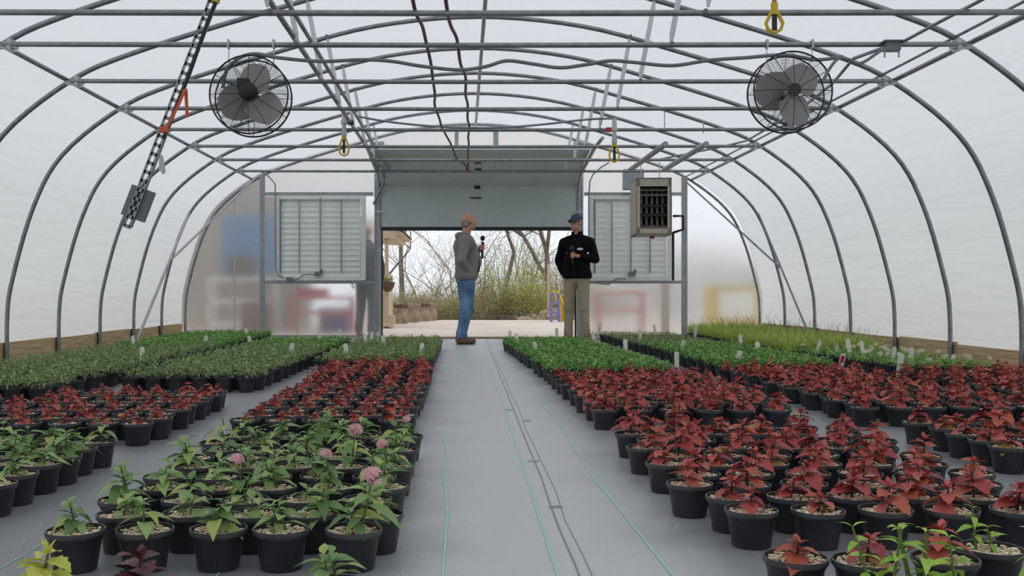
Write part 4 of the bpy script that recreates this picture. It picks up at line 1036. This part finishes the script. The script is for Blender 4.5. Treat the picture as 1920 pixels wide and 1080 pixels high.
    for s in 'RL':
        a = J['an'+s]; R = Matrix.Rotation(o.get('toe'+s, 0), 3, 'Z'); f = lambda x, y, z: V(a.x, a.y, 0)+R @ V(x, y, z)
        sh = [('c', f(-.035, 0, .055), .042, f(.05, 0, .055), .045), ('c', f(.05, 0, .05), .044, f(.15, 0, .042), .04), ('c', f(-.02, 0, .08), .045, f(.0, 0, .14), .05), ('c', f(.03, 0, .08), .035, f(.08, 0, .06), .035)]
        so = blob('shoe', sh, .008, o['smat'], t, 2, cut=[(V(0, 0, .012), V(0, 0, -1))])
        b = MB(); oc = [f(.105*math.cos(q)+.055+(.0), .047*math.sin(q), 0) for q in [2*PI*k/20 for k in range(20)]]
        b.add([V(p.x, p.y, 0) for p in oc]+[V(p.x, p.y, .022) for p in oc], [tuple(range(19, -1, -1)), tuple(range(20, 40))]+[(k, (k+1)%20, 20+(k+1)%20, 20+k) for k in range(20)])
        b.build('sole', 'wood_dark', so)
        if o.get('laces'):
            b = MB()
            for k in range(4): b.tube([f(.04+.022*k, -.028, .115-.013*k), f(.05+.022*k, .028, .112-.013*k)], .004, 4)
            b.build('laces', 'orange', so)
    # face details
    f = lambda x, y, z: hc+HR @ V(x, y, z)
    if not o.get('glasses'):
        for s in (-1, 1):
            b = MB(); q = f(.08, s*.031, .006); b.lathe([(0.0001, -.008), (.007, -.005), (.009, 0), (.007, .005), (.0001, .008)], 8, q); b.build('eye', 'logo', t, True)
    if 'hair' in o:
        hr = [('e', f(-.028, 0, .0), (.083, .0805, .062), HR), ('c', f(-.06, -.04, -.05), .034, f(-.06, .04, -.05), .034)]
        blob('hair', hr, .007, 'hair_grey', t, 2, cut=[(f(.008, 0, 0), HR @ V(1, 0, 0)), (f(0, 0, .038), HR @ V(-.3, 0, 1))])
    if o.get('cap'):
        c = blob('cap', [('e', f(-.012, 0, .055), (.106, .088, .08), HR)], .007, 'cap_blue', t, 2, cut=[(f(0, 0, .045), HR @ V(.0, 0, -1))])
        b = MB(); n = 12; top, bt = [], []
        for k in range(n+1):
            a = -1.25+2.5*k/n; top.append((.082*math.cos(a), .082*math.sin(a))); bt.append((.08*math.cos(a)+.085*math.cos(a*.75), .086*math.sin(a)))
        vs = [f(x-.005, y_, .052) for x, y_ in top]+[f(x-.005, y_, .036-.25*abs(y_)**1.2) for x, y_ in bt]; m_ = n+1
        vs2 = [v-V(0, 0, .006) for v in vs]
        b.add(vs+vs2, [(k, k+1, m_+k+1, m_+k) for k in range(n)]+[(2*m_+k, 3*m_+k, 3*m_+k+1, 2*m_+k+1) for k in range(n)]+[(m_+k, m_+k+1, 3*m_+k+1, 3*m_+k) for k in range(n)])
        b.build('brim', 'cap_blue', c, True)
    if o.get('glasses'):
        b = MB()
        for s in (-1, 1):
            b.box(f(.094, s*.035, .012), (.012, .05, .036), HR @ Matrix.Rotation(s*.25, 3, 'Z'))
            b.tube([f(.085, s*.06, .02), f(-.01, s*.082, .018)], .005, 5)
        b.box(f(.098, 0, .018), (.01, .03, .01), HR); b.build('sunglasses', 'lens', t)
    if o.get('stubble'):
        blob('beard', [('c', f(.05, 0, -.09), .031, f(.056, 0, -.09), .028), ('c', f(.058, -.03, -.07), .02, f(.062, .03, -.068), .022), ('c', f(.03, -.05, -.06), .024, f(.05, -.045, -.075), .022), ('c', f(.03, .05, -.06), .024, f(.05, .045, -.075), .022)], .007, 'stubble', t, 2)
    return t
def mic(label, p, axis, L0, L1, loc, rz, SCL=(1, 1, 1)):
    t = thing('microphone', label, 'microphone', loc, rz)
    a = axis.normalized(); b = MB(); b.tube([p-a*L0, p+a*.02, p+a*(L1-.05)], [.014, .016, .02], 10); b.build('handle', 'black', t, True)
    t.scale = SCL
    b = MB(); q = p+a*L1; R = a.to_track_quat('Z', 'Y').to_matrix(); b.lathe([(.001, -.04), (.02, -.035), (.029, -.01), (.03, .012), (.022, .03), (.001, .038)], 12, q, rot=R); b.build('foam_head', 'black', t, True)

J1 = dict(head=V(.045, 0, 1.70), neck=V(.005, 0, 1.52), chest=V(-.01, 0, 1.36), belly=V(.045, 0, 1.15), pelvis=V(.0, 0, .95), hem=V(.02, 0, .93),
  shR=V(-.02, -.185, 1.43), elR=V(-.10, -.235, 1.16), wrR=V(.0, -.165, 1.0), shL=V(.0, .185, 1.43), elL=V(.06, .25, 1.18), wrL=V(.19, .14, 1.30),
  hipR=V(.01, -.085, .92), knR=V(.0, -.095, .5), anR=V(-.075, -.10, .1), hipL=V(.01, .085, .92), knL=V(.03, .10, .5), anL=V(-.03, .12, .1))
L1_ = (.035, 13.72, 0); r1 = math.radians(12)
o1 = dict(J=J1, headyaw=math.radians(14), handR='pocket', handL='mic', mic=V(.235, .08, 1.35), micaxis=V(.02, 0, 1), mictow=V(1, -.3, 0), hood=True, jmat='grey_jacket', hemz=.90,
  front=[V(.10, -.01, 1.46), V(.15, 0, 1.34), V(.205, 0, 1.15), V(.15, 0, .93)], pocket=[V(.13, -.15, 1.19), V(.15, -.15, 1.1), V(.12, -.17, 1.0)], tmat='jeans', smat='boots', laces=True, hair=True, cuff=.09)
man('person', 'person in grey hooded jacket and blue jeans holding a microphone', L1_, r1, o1).scale = (1.12, 1.1, 1)
mic('black microphone held up by the person in the grey jacket', V(.235, .08, 1.35), V(.02, 0, 1), .16, .13, L1_, r1, (1.12, 1.1, 1))

J2 = dict(head=V(.035, 0, 1.735), neck=V(.0, 0, 1.56), chest=V(-.005, 0, 1.39), belly=V(.03, 0, 1.17), pelvis=V(0, 0, .97), hem=V(.01, 0, .95),
  shR=V(0, -.195, 1.445), elR=V(-.03, -.285, 1.19), wrR=V(.03, -.20, .99), shL=V(0, .195, 1.445), elL=V(.0, .275, 1.2), wrL=V(.20, .10, 1.24),
  hipR=V(0, -.09, .94), knR=V(.02, -.12, .52), anR=V(-.01, -.13, .1), hipL=V(0, .09, .94), knL=V(.02, .11, .52), anL=V(-.01, .13, .1))
L2_ = (1.67, 14.45, 0); r2 = math.radians(-112)
o2 = dict(J=J2, headyaw=math.radians(-26), handR='pocket', handL='mic', mic=V(.245, .0, 1.25), micaxis=V(.05, -.05, 1), mictow=V(1, -.3, 0), jmat='black_jacket', hemz=.92,
  front=[V(.10, 0, 1.5), V(.14, 0, 1.38), V(.2, 0, 1.17), V(.14, 0, .95)], tmat='khaki', smat='boots', cap=True, glasses=True, stubble=True, cuff=.045, toeR=-.3, toeL=.3)
t = man('person', 'person in black jacket, blue cap and khaki trousers facing the other person', L2_, r2, o2)
j = [c for c in t.children if c.name.startswith('jacket')][0]
b = MB(); p = V(.172, .095, 1.345); q = Matrix.Rotation(.45, 3, 'Z')
b.add([p+q @ V(.0, .045*math.cos(a), .018*math.sin(a)) for a in [2*PI*k/16 for k in range(16)]]+[p+q @ V(-.03, .045*math.cos(a), .018*math.sin(a)) for a in [2*PI*k/16 for k in range(16)]],
      [tuple(range(16)), tuple(range(31, 15, -1))]+[(k, 16+k, 16+(k+1)%16, (k+1)%16) for k in range(16)]); b.build('chest_logo', 'logo', j, label='small white oval chest patch')
mic('black microphone held at the chest of the person in black', V(.245, 0, 1.25), V(.05, -.05, 1), .12, .11, L2_, r2)

# dim figure outside the frosted panel
o3 = dict(o1); o3.update(jmat='slate', tmat='slate', handL='relaxed', handR='relaxed', laces=False, hood=False, headyaw=0, pocket=None)
J3 = dict(J1); J3.update(elL=V(-.03, .25, 1.16), wrL=V(.02, .25, .93), elR=V(-.03, -.25, 1.16), wrR=V(.02, -.25, .93)); o3['J'] = J3
man('person', 'dim figure in slate clothes blurred behind the frosted panel by the jamb', (-1.57, 16.05, -.0), math.radians(80), o3)
# ------------------------------------------------------------------ outside the door
def porch():
    t = thing('porch_building', 'cream porch building with post and steps outside the door', 'building', (0, 0, 0))
    Yp = 20.0
    b = MB(); b.box((-1.545, Yp, 1.05), (.075, .09, 2.1)); b.build('post', 'cream', t)
    b = MB(); b.prism([(-2.6, 1.88), (-1.36, 1.80), (-1.36, 1.88), (-1.22, 1.90), (-1.22, 1.93), (-2.6, 2.35)], Yp-.2, Yp+3); b.build('roof', 'cream', t)
    b = MB(); b.prism([(-2.6, 2.36), (-1.19, 1.94), (-1.19, 1.97), (-2.6, 2.4)], Yp-.25, Yp+3.05); b.build('shingle_edge', 'boots', t)
    b = MB(); b.box((-5.6, 18.95, 1.6), (5.4, .15, 3.2)); b.build('wall', 'tan_wall', t)
    b = MB(); b.box((-1.62, Yp+1.2, .55), (.14, 1.2, 1.1)); b.build('side_wall', 'cream', t)
    for i in range(3): b = MB(); b.box((-1.62, Yp+.2-i*.16, .21-.07*i), (.45, .5-.0*i, .07)); b.build('step', 'cream', t)
porch()
t = thing('hanging_basket', 'brown hanging basket with yellow flowers on the porch post', 'basket', tuple(at(727, 545, 19.85)))
b = MB(); b.lathe([(.05, -.02), (.12, .06), (.15, .16), (.16, .17), (.15, .15)], 14, closed_bot=True); b.build('basket', 'stone_dark', t)
r = random.Random(3); b = MB()
for i in range(70):
    a = r.uniform(0, 6.28); q = r.uniform(0, .19); vs, fs = leaf_shape(.07, .035, 'tiny'); b.c = col_herb(r); b.add(place(vs, Vector((q*math.cos(a)*.7, q*math.sin(a)*.7, .17+r.uniform(-.03, .08))), a, r.uniform(-.6, .8))[0], fs)
b.build('foliage', 'leaf', t)
b = MB()
for i in range(9): a = r.uniform(0, 6.28); flower_b(b, (.08*math.cos(a), .08*math.sin(a), .25+r.uniform(-.03, .03)), r, 3, .03)
b.build('flower', 'yellow', t)
PED = [(752, 22.6, 'stone pedestal with dark slab, nearest the porch steps'), (775, 23.6, 'stone pedestal, second from the porch steps'), (794, 24.4, 'stone pedestal with dark top, third from the porch steps'), (809, 25.0, 'stone pedestal, farthest from the porch steps')]
for i, (px, Y, lab) in enumerate(PED):
    x = (px-VX)*Y/F; t = thing('stone_pedestal', lab, 'pedestal', (x, Y, 0), rnd.uniform(-.2, .2), 'stone pedestals')
    b = MB(); b.lathe([(.15, 0), (.14, .2), (.125, .33), (.13, .36)], 12, closed_bot=True, closed_top=True); b.build('base', 'stone', t, True)
    b = MB(); b.lathe([(.13, .36), (.175, .38), (.18, .43), (.16, .445)], 12, closed_bot=True, closed_top=True); b.build('slab', 'stone_dark' if i in (0, 2) else 'stone', t)
Y = 24.0; t = thing('stool', 'tall purple wooden stool standing in the concrete yard', 'stool', ((1041-VX)*Y/F, Y, 0), .1)
b = MB(); b.box((0, 0, .68), (.22, .18, .035)); b.build('seat', 'purple', t)
for sx in (-1, 1):
    for sy in (-1, 1): b = MB(); b.tube([(sx*.10, sy*.085, 0), (sx*.075, sy*.06, .67)], .02, 6); b.build('leg', 'purple', t)
b = MB()
for z in (.22, .45): b.box((0, -.075, z), (.17, .02, .03)); b.box((0, .075, z), (.17, .02, .03)); b.box((-.088, 0, z), (.02, .14, .03)); b.box((.088, 0, z), (.02, .14, .03))
b.build('rung', 'purple', t)
t = thing('folding_chair', 'tall yellow leaning frame of planks behind the purple stool', 'chair', ((1049-VX)*24.3/F, 24.3, 0))
for k, (x0, x1) in enumerate(((.02, -.14), (.1, -.04))): b = MB(); b.tube([(x0+.02, 0, 0), (x0, .05, .4), (x1, .12, .76)], .04, 4); b.build('plank', 'yellow', t)
b = MB(); b.box((-.02, .1, .5), (.18, .03, .06)); b.build('crossbar', 'yellow', t)
def pile(name, px, Y, w, h, m, lab, seed):
    r = random.Random(seed); t = thing(name, lab, 'pile', ((px-VX)*Y/F, Y, -.01)); b = MB(); n = 18; vs = []; rows = 8
    for j in range(rows+1):
        for i in range(n):
            a = 2*PI*i/n; q = j/rows; hh = h*(1-q)**.8*(1+.35*mnoise.noise(Vector((3*math.cos(a)*q+seed, 3*math.sin(a)*q, 0)))) if j < rows else -.05
            vs.append((w*q*math.cos(a)*(1+.2*mnoise.noise(Vector((math.cos(a)*2, math.sin(a)*2, seed)))), w*.5*q*math.sin(a), hh))
    b.add(vs, [(j*n+i, j*n+(i+1)%n, (j+1)*n+(i+1)%n, (j+1)*n+i) for j in range(rows) for i in range(n)]); b.build('heap', m, t)
    for k in range(26):
        a = r.uniform(0, 6.28); q = r.random()**.5; e = MB(); e.box((w*.8*q*math.cos(a), w*.4*q*math.sin(a), h*(1-q)*.9+.02), (r.uniform(.08, .2), .05, .03), Matrix.Rotation(r.uniform(0, 3), 3, 'Z') @ Matrix.Rotation(r.uniform(-.5, .5), 3, 'Y')); e.build('chunk', m if k % 3 else 'stone_dark', t)
pile('mulch_pile', 934, 26.5, .55, .16, 'mulch', 'low dark brown mulch pile at the edge of the yard', 1)
pile('straw_pile', 1000, 26.8, .6, .14, 'stone', 'low pale heap of straw beside the mulch pile', 2)
pile('gravel_pile', 1035, 27.2, .8, .3, 'stone', 'pale gravel heap below the thick forked tree', 3)

# things seen blurred through the frosted end wall
def cart(x, y, w, h, m, lab, shelves=2):
    t = thing('display_rack', lab, 'rack', (x, y, 0)); d = .45
    for sx in (-1, 1):
        for sy in (-1, 1): b = MB(); b.box((sx*(w/2-.02), sy*(d/2-.02), h/2), (.04, .04, h)); b.build('leg', m, t)
    for k in range(shelves): b = MB(); b.box((0, 0, h-(h*.42)*k), (w, d, .06)); b.build('shelf', m, t)
cart(-3.9, 17.6, 1.2, .95, 'white_plastic', 'white shelf rack blurred behind the end wall beside the hoop', 3)
cart(-2.5, 17.5, 1.1, .62, 'orange', 'orange display rack blurred under the louvre beside the post')
cart(2.75, 17.3, .8, .7, 'orange', 'orange display rack blurred behind the person in black')
def crate(x, y, z, dx, dy, dz, m, lab):
    t = thing('crate', lab, 'crate', (x, y, z))
    for sx in (-1, 1): b = MB(); b.box((sx*dx/2, 0, dz/2), (.03, dy, dz)); b.build('side', m, t); b = MB(); b.box((0, sx*dy/2, dz/2), (dx, .03, dz)); b.build('end', m, t)
    b = MB(); b.box((0, 0, .015), (dx, dy, .03)); b.build('base', m, t)
crate(-2.32, 17.9, 0, .5, .5, .45, 'purple', 'purple crate blurred behind the panel under the louvre')
crate(-2.65, 17.45, .65, .5, .4, .14, 'red_plastic', 'red tray blurred on the orange rack')
crate(-3.55, 17.0, .0, .4, .4, .55, 'boots', 'brown crate blurred beside the white rack')
t = thing('storage_bin', 'pale yellow bin with white front blurred behind the far heater-side panel', 'bin', (4.78, 17.6, 0))
b = MB(); b.box((0, 0, .42), (.86, .5, .72)); b.box((0, 0, .81), (.92, .56, .05)); b.build('body', 'yellow', t)
for s in (-1, 1): b = MB(); b.box((s*.36, 0, .03), (.1, .44, .06)); b.build('foot', 'wood_dark', t)
b = MB(); b.box((.02, -.262, .5), (.6, .02, .46)); b.build('front_panel', 'white_plastic', t)
t = thing('banner', 'blue and brown banner on posts blurred behind the end wall', 'banner', (-3.9, 18.3, 0))
for s in (-1, 1): b = MB(); b.box((s*.55, 0, 1.2), (.06, .06, 2.4)); b.build('post', 'bark', t)
b = MB(); b.box((-.05, -.04, 1.6), (1.05, .03, 1.1)); b.build('sheet', 'blue', t); b = MB(); b.box((-.2, -.06, 1.15), (.5, .03, .5)); b.build('patch', 'mulch', t)
t = thing('timber_post', 'pale yellow timber post standing behind the polycarbonate under the heater', 'post', ((1247-VX)*16.2/F, 16.2, 0)); b = MB(); b.box((0, 0, .42), (.13, .06, .84)); b.build('board', 'cream', t); b = MB(); b.box((0, 0, .85), (.16, .09, .03)); b.build('cap', 'cream', t)

# trees on the bank
def tree(name, lab, px, Y, base_z, h, r0, lean, seed, leafc, nleaf, m='bark', spread=.55, fork=.35, group='bare trees beyond the yard'):
    r = random.Random(seed); t = thing(name, lab, 'tree', ((px-VX)*Y/F, Y, base_z), 0, group); b = MB(); tips = []
    def grow(p, d, L, rad, depth):
        n = 4 if depth < 3 else 3; pts = [p]; q = p.copy(); dd = d.copy()
        for i in range(n):
            dd = (dd+Vector((r.uniform(-1, 1), r.uniform(-.6, .6), r.uniform(-.3, .5)))*(.05 if depth == 0 else .17)).normalized(); q = q+dd*L/n; pts.append(q.copy())
        rs = [rad*(1-.45*i/n) for i in range(n+1)]; b.tube(pts, rs, 6 if depth < 2 else (4 if depth < 3 else 3), False)
        if depth >= 5 or rad < .006: tips.append(q); return
        k = r.choice((2, 2, 3)) if depth < 2 else r.choice((2, 3, 3))
        for i in range(k):
            a = Vector((r.uniform(-1, 1), r.uniform(-.7, .7), r.uniform(.0, .7))); nd = (dd*(1-spread)+a.normalized()*spread*1.1).normalized()
            if nd.z < -.1: nd.z = .1
            grow(q if i < 2 else pts[-2], nd, L*r.uniform(.55, .82), rad*r.uniform(.42, .62), depth+1)
        if depth in (1, 2):
            for pp in pts[1:-1]:
                if r.random() < .5: tips.append(pp); grow(pp, Vector((r.uniform(-1, 1), r.uniform(-.5, .5), r.uniform(.1, .8))).normalized(), L*.45, rad*.28, depth+2)
    d0 = Vector((lean, 0, 1)).normalized(); grow(Vector((0, 0, 0)), d0, h*fork, r0, 0)
    b.build('trunk', m, t, False)
    if nleaf:
        q = MB()
        for i in range(nleaf*2):
            c_ = r.choice(tips)+Vector((r.gauss(0, .35), r.gauss(0, .35), r.gauss(0, .3))); s = r.uniform(.014, .034); q.c = leafc(r)
            n = Vector((r.uniform(-1, 1), r.uniform(-1, 1), r.uniform(-1, 1))).normalized(); u = n.orthogonal().normalized(); w = n.cross(u)
            q.add([c_-u*s, c_+w*s*.6, c_+u*s, c_-w*s*.6], [(0, 1, 2, 3)])
        q.build('foliage', 'leaf', t)
cb = col_g(srgb(176, 168, 130), srgb(196, 190, 160)); cg = col_g(srgb(124, 130, 68), srgb(168, 170, 96)); cy = col_g(srgb(140, 146, 60), srgb(188, 184, 84)); co = col_g(srgb(132, 118, 80), srgb(170, 154, 112))
T = 'bare_tree'
tree(T, 'tall straight bare tree just behind the nearest pedestal', 755, 33, -1.5, 12, .13, 0, 11, cb, 500, 'bark', .5, .34)
tree(T, 'dark bare tree leaning beside the porch post', 740, 31, -1.2, 8, .07, -.12, 12, cb, 300, 'bark', .55, .28)
tree(T, 'slender many-stemmed bare tree behind the pedestals', 806, 38, -2.5, 8, .07, -.05, 13, cb, 300, 'bark_light', .55, .30)
tree(T, 'grey tree leaning behind the person in grey', 922, 34, -1.6, 10.5, .13, .2, 14, cg, 500, 'bark', .5, .36)
tree(T, 'forked bare tree nearest the person in grey', 905, 40, -2.6, 10, .09, -.1, 15, cb, 500, 'bark_light', .6, .28)
tree(T, 'thick forked tree behind the purple stool', 1028, 33, -1.5, 10.5, .16, .02, 16, cg, 700, 'bark', .5, .34)
tree(T, 'thin tree leaning away from the thick forked one', 1018, 36, -2.0, 9, .06, -.2, 17, cy, 500, 'bark_light', .55, .3)
tree(T, 'distant pale bare tree behind the gap of sky', 790, 55, -5, 11, .11, .08, 18, cb, 600, 'bark_light', .6, .3)
tree(T, 'distant pale bare tree between the two people', 970, 52, -5, 12, .11, .05, 19, cg, 700, 'bark_light', .6, .3)
tree(T, 'distant bare tree at the far edge of the doorway', 1075, 48, -4, 12, .12, -.05, 20, cb, 600, 'bark_light', .6, .3)
tree(T, 'distant bare tree directly behind the person in grey', 862, 50, -4.5, 12, .12, .0, 21, cb, 600, 'bark_light', .6, .3)
b = MB(); b.tube([((1028-VX)*27.3/F, 27.3, -.35), ((1029-VX)*27.3/F, 27.3, 1.5)], .04, 8); tag(b.build('marker_post', 'cream'), 'thin pale post standing before the thick forked tree', 'post')
def shrub(px, Y, bz, w, h, c_, n, lab, seed):
    r = random.Random(seed); t = thing('wild_shrub', lab, 'shrub', ((px-VX)*Y/F, Y, bz), 0, 'wild shrubs along the yard edge'); b = MB(); tips = []
    for i in range(46):
        a = r.uniform(0, 6.28); q = r.uniform(.1, 1); p0 = Vector((r.uniform(-.25, .25)*w, r.uniform(-.2, .2)*w, 0)); p2 = Vector((math.cos(a)*w*.62*q, math.sin(a)*w*.45*q, h*r.uniform(.6, 1.08)*(1.05-.3*q))); p1 = p0.lerp(p2, .5)+Vector((r.uniform(-.1, .1), r.uniform(-.1, .1), r.uniform(-.1, .15)))
        b.tube([p0, p1, p2], [.014, .009, .003], 3, False); tips += [p1, p2, p1.lerp(p2, .5), p0.lerp(p1, .5)]
        for k in range(7): s = p1.lerp(p2, r.random()); e = s+Vector((r.uniform(-.3, .3), r.uniform(-.3, .3), r.uniform(.0, .4))); b.tube([s, e], [.005, .002], 3, False); tips.append(e)
    b.build('twigs', 'bark_light' if seed % 2 else 'bark', t); q = MB()
    for i in range(n):
        c0 = r.choice(tips)+Vector((r.gauss(0, .12), r.gauss(0, .12), r.gauss(0, .1))); c0.z = max(c0.z, .02); s = r.uniform(.012, .028); q.c = c_(r)
        nn = Vector((r.uniform(-1, 1), r.uniform(-1, 1), r.uniform(-1, 1))).normalized(); u = nn.orthogonal().normalized(); v = nn.cross(u); q.add([c0-u*s, c0+v*s*.6, c0+u*s, c0-v*s*.6], [(0, 1, 2, 3)])
    q.build('foliage', 'leaf', t)
k = 0
for row, (Y, hh, n) in enumerate(((28.5, 1.5, 9), (31.0, 2.5, 9), (35, 3.9, 8))):
    for i in range(n):
        px = 715+(375/(n-1))*i+rnd.uniform(-8, 8); green = px > 890
        c_ = (cy if (960 < px < 1060) else cg) if green and (i+row) % 4 else co
        if px < 890: c_ = co if (i+row) % 3 else cg
        k += 1; H = hh*rnd.uniform(.8, 1.1)*(.74 if px < 890 else 1)*(1.3 if (920 < px < 1020 and row == 2) else 1)
        shrub(px, Y+rnd.uniform(-.6, .6), gz(0, Y)-.1, 1.6+.3*row, H, c_, 3600 if green else 3000, f'{"yellow-green" if green else "olive brown"} wild shrub, {ordw(i+1)} from the porch in the {("front", "middle", "back")[row]} row', 40+k)

for i in range(9):   # hedge that continues past the doorway on the heater side
    shrub(1120+i*66, 25.6+rnd.uniform(0, 2.2), -.1, 2.6, rnd.uniform(1.7, 2.4), co if i % 2 else cg, 1500, f'dense hedge shrub hidden behind the heater-side panels, {ordw(i+1)} from the door', 90+i)

t = thing('timber_step', 'low brown timber step beside the feet of the person in black', 'step', ((1115-VX)*14.95/F, 14.95, 0))
b = MB(); b.box((0, 0, .05), (.34, .14, .10)); b.build('beam', 'wood', t); b = MB(); b.box((0, .12, .03), (.34, .10, .06)); b.build('tread', 'wood', t)
